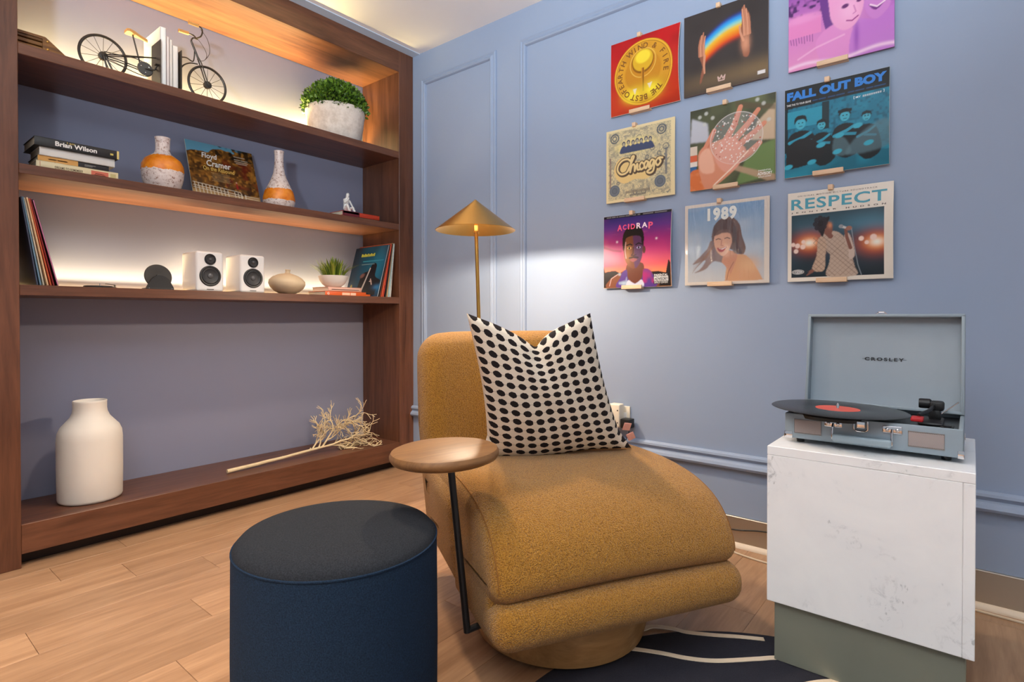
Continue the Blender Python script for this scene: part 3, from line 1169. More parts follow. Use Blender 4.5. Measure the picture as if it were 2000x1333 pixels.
def sleeve(name, label, loc, paint, group, size=0.309, thick=0.004, bow=None, edge=(228, 220, 208), rotz=0.0, rot=None, gloss=True, cat='record sleeve'):
    """card sleeve: local x right, z up, front towards -y, origin at bottom centre of its back"""
    root = thing(name, label, cat, loc, rotz, group, rot)
    bow = bow or (lambda u, v: 0.0)
    h = size / 2
    mb = MB()
    K = 13
    f = mb.grid(lambda i, j: Vector((-h + size * i, -thick - bow(i, j), size * j)), K, K)
    b = mb.grid(lambda i, j: Vector((-h + size * i, -bow(i, j), size * j)), K, K)
    rim = lambda g: [g[i][0] for i in range(K)] + [g[K - 1][j] for j in range(1, K)] + [g[i][K - 1] for i in range(K - 2, -1, -1)] + [g[0][j] for j in range(K - 2, 0, -1)]
    rf, rb = rim(f), rim(b)
    for i in range(len(rf)):
        mb.bm.faces.new((rf[i], rf[(i + 1) % len(rf)], rb[(i + 1) % len(rb)], rb[i]))
    mb.build('card', plain(name + '_card', edge, 0.6, var=0.02), root, smooth=False)
    if paint is not None:
        N = paint.N
        y, x = np.mgrid[0:N, 0:N] / (N - 1.0)
        bw = np.vectorize(bow)(x, y)
        m = 0.0006
        co = np.stack([-h + m + (size - 2 * m) * x, -thick - bw - 0.0005, m + (size - 2 * m) * y], -1).reshape(-1, 3)
        me = bpy.data.meshes.new('printed_front')
        idx = np.arange(N * N).reshape(N, N)
        q = np.stack([idx[:-1, :-1], idx[:-1, 1:], idx[1:, 1:], idx[1:, :-1]], -1).reshape(-1)
        nq = len(q) // 4
        me.vertices.add(N * N)
        me.vertices.foreach_set('co', co.ravel())
        me.loops.add(nq * 4)
        me.loops.foreach_set('vertex_index', q.astype(np.int32))
        me.polygons.add(nq)
        me.polygons.foreach_set('loop_start', np.arange(nq, dtype=np.int32) * 4)
        me.update()
        at = me.color_attributes.new('print', 'FLOAT_COLOR', 'POINT')
        at.data.foreach_set('color', np.concatenate([paint.a.reshape(-1, 3) * 0.86, np.ones((N * N, 1))], 1).astype(np.float32).ravel())
        me.materials.append(M['print'] if gloss else M['print_matt'])
        link('printed_front', me, root)
    root_place = lambda x, y: (-h + size * x, -thick - bow(min(1, max(0, x)), min(1, max(0, y))) - 0.0011, size * y)
    return root, root_place


def advisory(p, x0, y0, x1, y1):
    h = y1 - y0
    p.rect(x0, y0, x1, y1, (26, 26, 26))
    p.rect(x0 + .006, y0 + h * .28, x1 - .006, y0 + h * .68, (240, 240, 240))


def advisory_text(root, pl, x0, y0, x1, y1):
    h = y1 - y0
    lettering([('PARENTAL', x0 + .010, y0 + h * .72, x1 - .010, y1 - h * .06, .01), ('EXPLICIT CONTENT', x0 + .010, y0 + h * .06, x1 - .010, y0 + h * .24, .005)], ink((240, 240, 240)), root, pl)
    lettering([('ADVISORY', x0 + .012, y0 + h * .34, x1 - .012, y0 + h * .62, .015)], ink((20, 20, 20)), root, pl)


# ---- red sleeve with a gold medallion
def cover_medallion():
    p = Paint((196, 24, 28))
    p.put(np.clip(1 - s_(p.y) * 1.2, 0, 1), (204, 70, 30), 0.8)
    p.put(np.clip((p.nz(5, 3) - .45) * 1.6, 0, 1), (140, 18, 22), 0.6)
    cx, cy = .49, .50
    p.ell(cx, cy, .435, .435, (150, 92, 16))
    p.ell(cx, cy, .430, .430, (236, 174, 48))
    p.ell(cx, cy, .405, .405, (150, 98, 20))
    p.ell(cx, cy, .398, .398, (222, 160, 44))
    p.put(np.clip(p.nz(7, 4) - .3, 0, 1) * (np.hypot(p.x - cx, p.y - cy) < .39), (176, 112, 24), .7)
    p.ell(cx, cy, .27, .25, (204, 138, 34), 1, .1)
    # generic bowl on a column over a glowing ground
    p.ell(cx, .64, .165, .16, (150, 96, 20))
    p.ell(cx, .655, .150, .145, (224, 176, 40), 1, .08)
    p.ell(cx, .70, .11, .085, (250, 222, 60), 1, .3)
    p.ring(cx, .62, .19, .012, (240, 196, 90), .8)
    p.rect(cx - .022, .24, cx + .022, .55, (206, 138, 36))
    p.rect(cx - .004, .24, cx + .016, .55, (120, 70, 16), .8)
    p.glow(.34, .22, .13, .09, (255, 232, 60))
    p.glow(.62, .24, .13, .10, (255, 232, 60))
    p.poly([(.34, .30), (.40, .30), (.37, .22)], (240, 224, 190))
    p.poly([(.56, .32), (.63, .33), (.59, .25)], (240, 224, 190))
    return p


s_ = lambda v: v


def cover_rainbow():
    p = Paint((62, 56, 55))
    p.put(np.exp(-((p.y - .13) / .12) ** 2) * (0.35 + 0.5 * p.x), (150, 122, 82), .75)
    p.put(np.clip(p.nz(6, 2) - .4, 0, 1), (40, 36, 38), .5)
    mask = p.box(.24, 0, .72, 1)
    yc = p.y - (0.50 + 0.20 * (p.x - .26) / .46 + 0.05 * np.sin(np.clip((p.x - .24) / .48, 0, 1) * PI))
    band = np.exp(-(np.clip(np.abs(yc) - .10, 0, 9) / .045) ** 2) * p.soft(mask, 6)
    cols = [(-.17, (196, 40, 30)), (-.11, (226, 84, 32)), (-.05, (240, 150, 30)), (.0, (236, 190, 60)), (.04, (150, 208, 190)), (.08, (60, 170, 230)), (.14, (30, 90, 200)), (.19, (40, 40, 140))]
    c = np.stack([np.interp(yc, [a for a, b in cols], [C3(b)[k] for a, b in cols]) for k in range(3)], -1)
    p.a = p.a * (1 - band[..., None]) + c * band[..., None]
    sk, sk2 = (214, 150, 118), (150, 92, 70)
    # hand on the left: fingers up, narrow side view
    p.blob([(.20, .44), (.185, .56), (.20, .68), (.235, .72), (.262, .66), (.268, .52), (.262, .38), (.262, .26), (.235, .18), (.225, .14), (.20, .12), (.215, .22), (.235, .33)], sk2)
    for k, (x, h) in enumerate(((.195, .66), (.215, .71), (.236, .74), (.256, .69))):
        p.line([(x, .46), (x - .004, .58), (x + .012, h)], .021, sk if k % 2 else (190, 124, 96), 1, .014)
    p.line([(.262, .45), (.255, .33), (.262, .24)], .03, sk, 1, .02)
    # hand on the right
    p.blob([(.70, .46), (.69, .60), (.705, .72), (.70, .86), (.72, .90), (.76, .86), (.80, .76), (.805, .62), (.79, .48), (.80, .38), (.78, .30), (.73, .31), (.715, .38)], sk2)
    for k, (x, h) in enumerate(((.715, .87), (.735, .91), (.758, .86), (.780, .80))):
        p.line([(x + .02, .56), (x + .012, .70), (x - .004, h)], .024, sk if k % 2 == 0 else (196, 130, 100), 1, .016)
    p.line([(.725, .50), (.690, .60), (.680, .68)], .028, sk, 1, .02)
    p.glow(.75, .46, .05, .10, (226, 160, 126), .8)
    p.line([(.425, .15), (.435, .10), (.50, .10), (.51, .155), (.485, .12), (.468, .16), (.45, .12), (.425, .15)], .012, (222, 186, 176))
    p.rect(.885, .055, .97, .095, (232, 226, 224))
    return p


def cover_violet():
    p = Paint((200, 120, 196))
    p.grad([(0, (236, 150, 200)), (.5, (206, 120, 196)), (1, (120, 60, 160))])
    p.put(np.clip((p.x - .5) * 1.6, 0, 1), (160, 90, 200), .6)
    # basket-weave backdrop, hair and two generic faces
    p.put(np.clip((p.nz(30, 5) - .45) * 3, 0, 1) * (p.y > .56) * (p.x < .45), (60, 26, 90), .9)
    p.rect(0, .36, .33, .55, (232, 136, 196), 1)
    p.glow(.14, .56, .22, .05, (236, 150, 206), 1, 2)
    for k in range(9):
        p.line([(.02 + k * .028, .36), (.03 + k * .027, .30 - .01 * (k % 3))], .008, (130, 60, 130), .8)
    p.blob([(.30, .92), (.36, .42), (.42, .32), (.48, .50), (.46, .95)], (112, 56, 140))
    p.blob([(.45, .40), (.62, .32), (.68, .16), (.60, .0), (.36, .0), (.28, .26)], (228, 142, 206), 1, 3)
    p.blob([(.66, .36), (.84, .34), (1.02, .42), (1.02, .0), (.62, .0)], (196, 116, 208), .9, 3)
    p.glow(.665, .22, .025, .20, (150, 70, 180), .8)
    p.blob([(.42, .90), (.41, .56), (.45, .40), (.54, .31), (.64, .33), (.71, .44), (.74, .62), (.73, .96)], (240, 162, 208), 1, 2)
    p.glow(.60, .50, .10, .12, (250, 188, 224), .7)
    p.ell(.56, .56, .034, .022, (104, 40, 110), 1, .5, 12)
    p.ell(.69, .58, .026, .018, (104, 40, 110), 1, .5, 12)
    p.line([(.64, .54), (.66, .47), (.635, .455)], .012, (206, 120, 180), .8)
    p.line([(.575, .40), (.625, .385), (.68, .42)], .014, (164, 66, 136))
    p.blob([(.745, .92), (.735, .54), (.77, .40), (.84, .335), (.92, .38), (.975, .50), (1.0, .95)], (208, 130, 208), 1, 2)
    p.blob([(.775, .50), (.84, .425), (.93, .50), (.86, .465)], (116, 38, 128))
    p.line([(.79, .495), (.85, .458), (.92, .495)], .016, (250, 214, 238))
    p.glow(.86, .60, .06, .06, (226, 156, 222), .7)
    p.put(np.exp(-((p.y - .035 - .02 * np.sin(p.x * 9)) / .02) ** 2), (252, 214, 240), .85)
    p.line([(.10, .12), (.28, .20), (.55, .26)], .02, (246, 186, 222), .6)
    return p


def cover_teal_band():
    p = Paint((18, 120, 150))
    p.put(np.clip((p.nz(14, 2) - .35) * 1.5, 0, 1), (34, 150, 182), .8)
    p.put(np.clip((p.nz(40, 3) - .5) * 2, 0, 1), (16, 60, 80), .6)
    p.rect(0, .28, .035, .78, (8, 30, 38))
    p.rect(.03, .55, .38, .74, (40, 160, 190), .8)
    p.rect(.38, .48, .45, .78, (14, 44, 52))
    p.rect(0, 0, 1, .16, (24, 110, 134))
    p.put(np.clip((p.nz(9, 8) - .4) * 2, 0, 1) * (p.y < .2), (30, 150, 178), .7)
    # four generic seated figures in duotone
    for fx, fy, k, hat in ((.165, .56, 1.12, 0), (.375, .50, .85, 0), (.60, .55, 1.0, 1), (.80, .50, .8, 0)):
        p.blob([(fx - .13 * k, fy - .30), (fx - .12 * k, fy - .14), (fx - .06 * k, fy - .06), (fx + .06 * k, fy - .06), (fx + .13 * k, fy - .14), (fx + .16 * k, fy - .34), (fx, fy - .42)], (22, 26, 28))
        p.ell(fx, fy + .03, .046 * k, .058 * k, (70, 178, 204))
        p.blob([(fx - .055 * k, fy + .03), (fx - .05 * k, fy + .09 * k), (fx, fy + .112 * k), (fx + .05 * k, fy + .09 * k), (fx + .055 * k, fy + .03), (fx + .03 * k, fy + .065 * k), (fx - .03 * k, fy + .065 * k)], (12, 20, 24))
        p.ell(fx - .016 * k, fy + .036, .008, .006, (12, 30, 36)); p.ell(fx + .018 * k, fy + .036, .008, .006, (12, 30, 36))
        p.line([(fx - .012 * k, fy + .0), (fx + .014 * k, fy + .0)], .007, (20, 70, 84))
        if hat:
            p.rect(fx - .065, fy + .07, fx + .065, fy + .10, (10, 14, 16))
        p.line([(fx - .10 * k, fy - .17), (fx + .02 * k, fy - .13), (fx + .09 * k, fy - .09)], .034 * k, (48, 160, 190), 1, .028 * k)
        p.line([(fx + .10 * k, fy - .18), (fx - .02 * k, fy - .16)], .03 * k, (40, 146, 176))
    p.blob([(.02, .12), (.04, .34), (.16, .42), (.30, .38), (.40, .24), (.30, .14), (.12, .10)], (26, 24, 26))
    p.blob([(.50, .18), (.50, .36), (.60, .34), (.66, .18)], (90, 120, 130), .7, 4)
    p.blob([(.62, .16), (.70, .32), (.90, .46), (1.0, .44), (1.0, .20)], (96, 128, 140), .65, 8)
    for x, y in ((.04, .12), (.28, .14), (.37, .31), (.53, .21), (.82, .25), (.55, .38), (.72, .45)):
        p.ell(x, y, .045, .026, (60, 176, 204), 1, .3, 12)
    for k in range(9):
        p.rect(.765 + .019 * k, .742 + .0006 * k, .778 + .019 * k, .760 + .0006 * k, (206, 214, 218))
    p.rect(0, .79, 1, 1, (22, 24, 26))
    p.poly([(0, .775), (1, .80), (1, 1), (0, 1)], (22, 24, 26))
    for x0, x1 in ((.29, .34), (.35, .42), (.44, .51), (.52, .60), (.63, .69), (.70, .78), (.80, .86), (.87, .97)):
        p.line([(x0, .818 + .008 * x0), (x1 - .008, .818 + .008 * x1)], .011, (34, 78, 130))
    return p


def cover_filigree():
    p = Paint((222, 206, 160))
    r = np.random.RandomState(3)
    fil = np.abs(np.sin(18 * p.nz(11, 4) * PI))
    p.put((fil < .34) * p.box(.03, .03, .95, .97), (120, 124, 124), .85)
    p.put(np.clip((p.nz(34, 9) - .45) * 3, 0, 1) * p.box(.04, .04, .94, .96), (140, 136, 126), .6)
    p.put(p.soft(1 - p.box(.03, .03, .95, .97), 1), (236, 218, 170), 1)
    for x, y in ((.13, .88), (.82, .88)):
        p.ring(x, y, .06, .018, (92, 98, 104)); p.ring(x, y, .03, .014, (92, 98, 104))
    for k in range(22):
        x, y = r.uniform(.08, .9), r.uniform(.08, .92)
        p.ring(x, y, r.uniform(.018, .04), .01, (104, 108, 110))
    p.glow(.45, .74, .30, .11, (240, 222, 150), 1, 3)
    for k, x in enumerate((.27, .34, .41, .47, .53, .60, .66)):
        p.blob([(x - .055, .66), (x - .04, .73), (x, .76), (x + .04, .73), (x + .055, .66)], (62, 74, 108))
        p.ell(x, .785 + .012 * (k % 2), .026, .032, (60, 66, 92))
        p.ell(x, .778 + .012 * (k % 2), .016, .022, (186, 176, 150))
    p.blob([(.12, .44), (.18, .57), (.28, .60), (.34, .54), (.60, .50), (.76, .52), (.84, .42), (.74, .33), (.60, .26), (.44, .28), (.28, .24), (.16, .32)], (236, 204, 136), 1, 1)
    # script word in connected strokes: dark outline, lit tan face
    word = [[(.31, .78), (.25, .93), (.14, .93), (.05, .72), (.03, .42), (.10, .16), (.20, .14), (.28, .30)],
            [(.24, .20), (.33, .66), (.385, .98), (.345, 1.0), (.315, .66), (.305, .14)], [(.305, .16), (.345, .50), (.395, .50), (.40, .14)],
            [(.40, .16), (.455, .52), (.46, .20), (.50, .16)], [(.585, .44), (.545, .54), (.505, .36), (.535, .14), (.60, .22)],
            [(.685, .46), (.635, .54), (.60, .34), (.635, .14), (.685, .46), (.695, .18), (.72, .16)], [(.805, .46), (.755, .54), (.72, .34), (.755, .16), (.805, .46), (.79, -.06), (.72, -.18), (.66, -.06), (.74, .06)],
            [(.885, .54), (.835, .36), (.875, .14), (.935, .32), (.90, .54), (.97, .50)]]
    for w, c, dx, dy in ((.062, (84, 66, 52), .010, -.010), (.050, (84, 66, 52), 0, 0), (.026, (240, 212, 150), 0, 0)):
        for st in word:
            p.line([(.155 + .70 * q.x + dx, .335 + .235 * q.y + .05 * q.x + dy) for q in spline([(u, v, 0) for u, v in st], 5)], w, c)
    for x, y in ((.13, .16), (.80, .20)):
        p.ell(x, y, .088, .088, (206, 196, 160)); p.ell(x, y, .080, .080, (104, 112, 122))
        p.ring(x, y, .055, .008, (120, 128, 138)); p.ring(x, y, .035, .008, (90, 98, 108))
    p.rect(.30, .10, .66, .135, (140, 130, 112), .8)
    p.rect(.36, .06, .60, .085, (120, 114, 104), .8)
    p.rect(.05, .20, .075, .62, (120, 86, 90), .7)
    p.rect(.87, .28, .90, .62, (86, 96, 116), .7)
    return p


def cover_hand():
    p = Paint((88, 92, 66))
    p.put(np.clip((p.nz(6, 5) - .3) * 1.4, 0, 1), (56, 58, 46), .9)
    p.put(np.clip((p.nz(5, 8) - .5) * 2, 0, 1), (120, 128, 84), .7)
    p.poly([(1, .88), (.8, .70), (.74, .5), (1, .46)], (214, 186, 156), .9, 6)
    p.poly([(0, .60), (.24, .58), (.22, .80), (.02, .90)], (206, 208, 220), .85, 8)
    p.poly([(.55, 0), (1, .06), (1, .46), (.72, .40)], (116, 142, 84), .95, 6)
    p.poly([(.50, .26), (1, .06), (1, .0), (.92, .0), (.46, .22)], (192, 160, 130), .9, 4)
    p.poly([(.55, 1), (1, .86), (1, .80), (.55, .92)], (98, 82, 60), .7, 5)
    for x, y in ((.2, .93), (.28, .86), (.12, .9), (.8, .96), (.87, .9), (.93, .7), (.18, .8)):
        p.ell(x, y, .022, .022, (206, 208, 200), .8, .8)
    p.rect(0, .44, .09, .55, (226, 208, 190)); p.rect(0, .36, .09, .44, (224, 106, 72)); p.rect(0, .30, .09, .36, (236, 224, 214)); p.rect(0, .22, .08, .30, (60, 108, 160))
    # sleeve, wrist and open palm
    p.blob([(0, .0), (0, .22), (.10, .26), (.22, .22), (.26, .06), (.20, .0)], (222, 120, 66), 1, 2)
    p.put(np.clip((p.nz(20, 3) - .5) * 3, 0, 1) * p.box(0, 0, .24, .22), (238, 160, 110), .6)
    sk = (226, 150, 118)
    p.blob([(.12, .20), (.10, .42), (.16, .52), (.30, .56), (.50, .58), (.62, .48), (.68, .36), (.56, .20), (.34, .04), (.20, .0)], sk, 1, 2)
    for a, w in ((((.18, .46), (.25, .60), (.30, .70)), .085), (((.42, .52), (.54, .72), (.61, .92)), .088), (((.52, .52), (.70, .70), (.81, .84)), .085), (((.58, .46), (.76, .58), (.88, .67)), .082), (((.52, .26), (.72, .36), (.83, .45)), .095)):
        p.line(a, w, (224, 146, 116), 1, w * .62)
        p.line([(q[0] + .012, q[1] - .02) for q in a], w * .25, (196, 112, 86), .55, w * .1)
    p.blob([(.14, .22), (.12, .42), (.22, .50), (.28, .40), (.30, .20)], (244, 190, 164), .8, 4)
    # speckled clear disc lying on it
    p.ell(.56, .56, .30, .31, (206, 206, 212), .20)
    p.ring(.56, .56, .305, .008, (236, 226, 222), .75)
    p.blob([(.30, .40), (.46, .60), (.62, .46), (.58, .22), (.42, .18)], (240, 176, 160), .55, 4)
    r = np.random.RandomState(11)
    for k in range(150):
        a, q = r.uniform(0, 2 * PI), .29 * math.sqrt(r.rand())
        s = r.uniform(.004, .011)
        p.ell(.56 + q * math.cos(a), .56 + q * math.sin(a), s, s, (248, 240, 236) if r.rand() > .25 else (190, 96, 80), .9)
    p.line([(.30, .04), (.50, .20), (.70, .38)], .016, (250, 226, 206), .9)
    return p


def cover_sunset():
    p = Paint((60, 30, 90))
    p.grad([(0, (246, 168, 90)), (.16, (250, 158, 92)), (.30, (238, 104, 110)), (.48, (216, 70, 130)), (.66, (170, 50, 130)), (.82, (96, 52, 140)), (.93, (62, 46, 120)), (1, (50, 40, 100))])
    p.put(np.clip((p.nz(5, 12) - .5) * 2.2, 0, 1) * (p.y > .3) * (p.y < .75), (236, 120, 150), .5)
    p.put(np.clip((p.nz(4, 14) - .55) * 2.2, 0, 1) * (p.y > .3), (120, 40, 110), .5)
    p.line([(0, .57), (.15, .52), (.27, .50)], .03, (140, 34, 78), .6)
    for x in (.21, .80):
        p.glow(x, .635, .014, .014, (255, 236, 244))
    p.rect(0, .965, 1, 1, (24, 22, 26))
    for x0, x1 in ((.05, .12), (.13, .19), (.20, .23), (.24, .33), (.34, .50), (.52, .56), (.60, .75), (.77, .94)):
        p.line([(x0, .982), (x1 - .008, .982)], .010, (150, 146, 150))
    p.poly([(0, 0), (0, .30), (.02, .22), (.06, .23), (.18, .24), (.26, .20), (.70, .20), (.84, .20), (.93, .18), (.97, .35), (1, .30), (1, 0)], (36, 28, 30), 1, 1)
    # generic bust portrait: short hair, patterned vest
    sk, dk, lt = (128, 74, 50), (70, 40, 44), (196, 132, 74)
    p.blob([(.08, .0), (.10, .12), (.24, .20), (.36, .24), (.62, .25), (.74, .18), (.80, .0)], sk, 1, 1)
    p.blob([(.36, .10), (.37, .32), (.60, .32), (.60, .14), (.48, .06)], (112, 62, 46), 1, 1)
    p.blob([(.22, .0), (.26, .14), (.30, .22), (.36, .24), (.38, .12), (.48, .055), (.58, .12), (.62, .24), (.72, .20), (.78, .0)], (92, 60, 140), 1, 1)
    p.put(np.clip((p.nz(16, 6) - .5) * 3, 0, 1) * p.box(.22, 0, .36, .22), (190, 216, 232), .8)
    p.put(np.clip((p.nz(13, 9) - .5) * 3, 0, 1) * p.box(.60, 0, .78, .24), (200, 40, 110), .7)
    p.blob([(.36, .0), (.38, .10), (.48, .05), (.58, .10), (.60, .0)], (206, 208, 226), 1, 1)
    p.blob([(.32, .56), (.33, .40), (.38, .30), (.46, .255), (.54, .30), (.59, .42), (.60, .58), (.56, .70), (.46, .74), (.36, .70)], sk, 1, 1)
    p.blob([(.46, .73), (.47, .50), (.48, .27), (.54, .30), (.59, .42), (.60, .58), (.56, .70)], (84, 52, 110), .75, 3)
    p.ell(.62, .50, .022, .05, (104, 58, 50))
    p.glow(.37, .46, .05, .12, lt, .7)
    p.blob([(.31, .50), (.295, .62), (.31, .74), (.38, .82), (.48, .84), (.57, .80), (.615, .70), (.61, .54), (.585, .60), (.565, .68), (.46, .70), (.36, .68), (.335, .62)], (30, 24, 24), 1, 1)
    p.line([(.36, .575), (.41, .59), (.44, .575)], .018, (34, 22, 24)); p.line([(.50, .575), (.54, .595), (.585, .575)], .018, (34, 22, 34))
    for x, c in ((.40, (240, 200, 120)), (.54, (190, 180, 230))):
        p.ell(x, .535, .030, .016, c); p.ell(x, .535, .014, .016, (30, 20, 24))
    p.line([(.46, .54), (.455, .46), (.43, .435), (.47, .43), (.50, .44)], .014, dk, .9)
    p.blob([(.41, .375), (.46, .395), (.52, .375), (.46, .345)], (168, 92, 96), 1, 1)
    p.line([(.40, .40), (.46, .41), (.53, .40)], .022, (40, 26, 28), .8)
    p.line([(.345, .62), (.335, .50), (.35, .40)], .012, (232, 190, 190), .8)
    p.line([(.09, .03), (.12, .13), (.22, .185)], .010, (220, 190, 190), .8)
    advisory(p, .755, .035, .965, .175)
    return p


def cover_sky_portrait():
    p = Paint((238, 226, 214))
    p.grad([(0, (212, 208, 206)), (.4, (182, 200, 220)), (1, (120, 164, 208))], 'y', p.box(.035, .035, .945, .965))
    p.put(np.clip((p.nz(7, 3) - .45) * 2, 0, 1) * p.box(.04, .04, .94, .96), (206, 218, 230), .6)
    # generic laughing woman, hair blown to the left, bare shoulder
    hr, hd = (112, 74, 62), (84, 52, 46)
    p.blob([(.36, .54), (.28, .44), (.18, .34), (.10, .26), (.16, .27), (.26, .30), (.20, .20), (.12, .15), (.26, .19), (.36, .28), (.50, .26), (.62, .34)], (136, 96, 78), .85, 2)
    for k in range(7):
        p.line([(.40 - .02 * k, .52 - .03 * k), (.26 - .02 * k, .36 - .025 * k), (.12 - .004 * k, .30 - .025 * k)], .012, (150, 108, 86), .6, .004)
    p.blob([(.36, .52), (.35, .66), (.40, .76), (.50, .81), (.60, .79), (.67, .70), (.70, .56), (.74, .42), (.70, .34), (.60, .40)], hr, 1, 1)
    p.blob([(.50, .06), (.52, .22), (.56, .34), (.66, .35), (.76, .32), (.86, .18), (.92, .06), (.90, .035), (.52, .035)], (226, 164, 112), 1, 2)
    p.glow(.78, .22, .12, .10, (240, 186, 134), .9)
    p.blob([(.46, .28), (.50, .22), (.56, .12), (.53, .04), (.60, .20), (.64, .36), (.52, .40)], (214, 146, 110), 1, 1)
    p.blob([(.37, .58), (.37, .48), (.41, .39), (.47, .34), (.53, .38), (.58, .50), (.58, .62), (.50, .66), (.42, .65)], (232, 176, 146), 1, 1)
    p.blob([(.36, .60), (.36, .70), (.44, .78), (.56, .77), (.63, .66), (.64, .50), (.70, .36), (.60, .38), (.58, .54), (.55, .61), (.47, .62), (.41, .60)], hd, .9, 2)
    p.line([(.39, .545), (.42, .555), (.445, .545)], .010, (80, 44, 42)); p.line([(.495, .55), (.525, .56), (.555, .545)], .010, (80, 44, 42))
    p.line([(.46, .54), (.452, .47), (.475, .465)], .009, (190, 120, 98))
    p.blob([(.405, .445), (.46, .435), (.52, .455), (.48, .395), (.43, .395)], (178, 62, 62), 1, 1)
    p.blob([(.415, .44), (.46, .432), (.51, .448), (.47, .42)], (246, 236, 230), 1, 0)
    p.line([(.52, .05), (.54, .15), (.60, .26)], .01, (150, 88, 64), .7)
    # cling-film glints belong to the wrapping
    return p


def cover_stage():
    p = Paint((238, 228, 214))
    m = p.box(.035, .045, .925, .745)
    p.grad([(0, (30, 36, 42)), (.35, (44, 70, 84)), (.6, (58, 96, 112)), (.75, (46, 70, 82))], 'y', m)
    p.put(np.clip((p.nz(4, 4) - .4) * 2, 0, 1) * m, (34, 48, 56), .7)
    p.put(np.exp(-((p.x - .80) / .3) ** 2 - ((p.y - .58) / .1) ** 2) * m, (84, 134, 158), .7)
    for x, y, r in ((.22, .425, .15), (.86, .385, .16)):
        g = np.exp(-((p.x - x) / (r * 1.0)) ** 2 - ((p.y - y) / (r * .7)) ** 2) * m
        p.put(g, (226, 84, 30), 1); p.put(g ** 3, (255, 186, 110), 1); p.put(g ** 8, (255, 250, 236), 1)
    for x, y, s in ((.055, .415, .022), (.10, .40, .026), (.155, .385, .026), (.085, .34, .024), (.72, .43, .024), (.83, .435, .030), (.77, .385, .02), (.16, .44, .02)):
        p.ell(x, y, s, s * 1.05, (250, 220, 206), .95, .4)
    # generic singer, head thrown back, bell sleeve, microphone raised
    sk, gr, gd = (136, 88, 74), (194, 170, 152), (128, 104, 96)
    p.blob([(.40, .045), (.42, .20), (.44, .34), (.50, .42), (.58, .42), (.62, .30), (.66, .14), (.67, .045)], gr, 1, 1)
    p.blob([(.34, .50), (.40, .54), (.50, .52), (.56, .46), (.60, .40), (.54, .30), (.44, .28), (.38, .34), (.32, .42)], gr, 1, 1)
    p.blob([(.31, .46), (.30, .36), (.29, .26), (.25, .14), (.30, .10), (.37, .12), (.38, .26), (.39, .40), (.36, .48)], (200, 170, 146), 1, 1)
    p.put((np.abs(np.sin((p.x + p.y) * 60)) < .25) * (p.a.sum(-1) > .75) * p.box(.26, .05, .68, .5), gd, .55)
    p.put((np.abs(np.sin((p.x - p.y) * 60)) < .2) * (p.a.sum(-1) > .75) * p.box(.26, .05, .68, .5), gd, .45)
    p.blob([(.25, .13), (.20, .10), (.17, .085), (.22, .105), (.19, .06), (.25, .09), (.27, .11)], sk)
    p.blob([(.38, .50), (.36, .56), (.38, .62), (.42, .64), (.445, .60), (.45, .545), (.43, .49)], sk, 1, 1)
    p.line([(.43, .48), (.40, .52)], .05, sk)
    p.blob([(.36, .68), (.31, .66), (.30, .58), (.33, .52), (.35, .48), (.37, .53), (.38, .60), (.41, .65), (.42, .70)], (40, 32, 36), 1, 1)
    for k in range(8):
        p.ell(.33 + .05 * math.cos(k * .8), .63 + .06 * math.sin(k * .8), .025, .028, (48, 40, 46), .9)
    p.glow(.425, .60, .02, .03, (226, 150, 110), .8)
    p.blob([(.56, .46), (.60, .34), (.61, .22), (.66, .26), (.64, .40), (.60, .50)], (206, 184, 170), 1, 1)
    p.line([(.62, .34), (.585, .46), (.575, .545)], .035, sk, 1, .028)
    p.line([(.535, .575), (.60, .548)], .028, (206, 206, 206), 1, .018)
    p.ell(.53, .578, .022, .020, (150, 152, 156)); p.ell(.605, .55, .03, .024, (160, 110, 94))
    p.line([(.63, .54), (.655, .36), (.69, .15), (.72, .05)], .006, (170, 180, 186), .8)
    p.ell(.105, .105, .062, .026, (232, 230, 228)); p.ell(.105, .105, .055, .020, (36, 40, 44)); p.ell(.105, .105, .046, .015, (232, 230, 228))
    return p


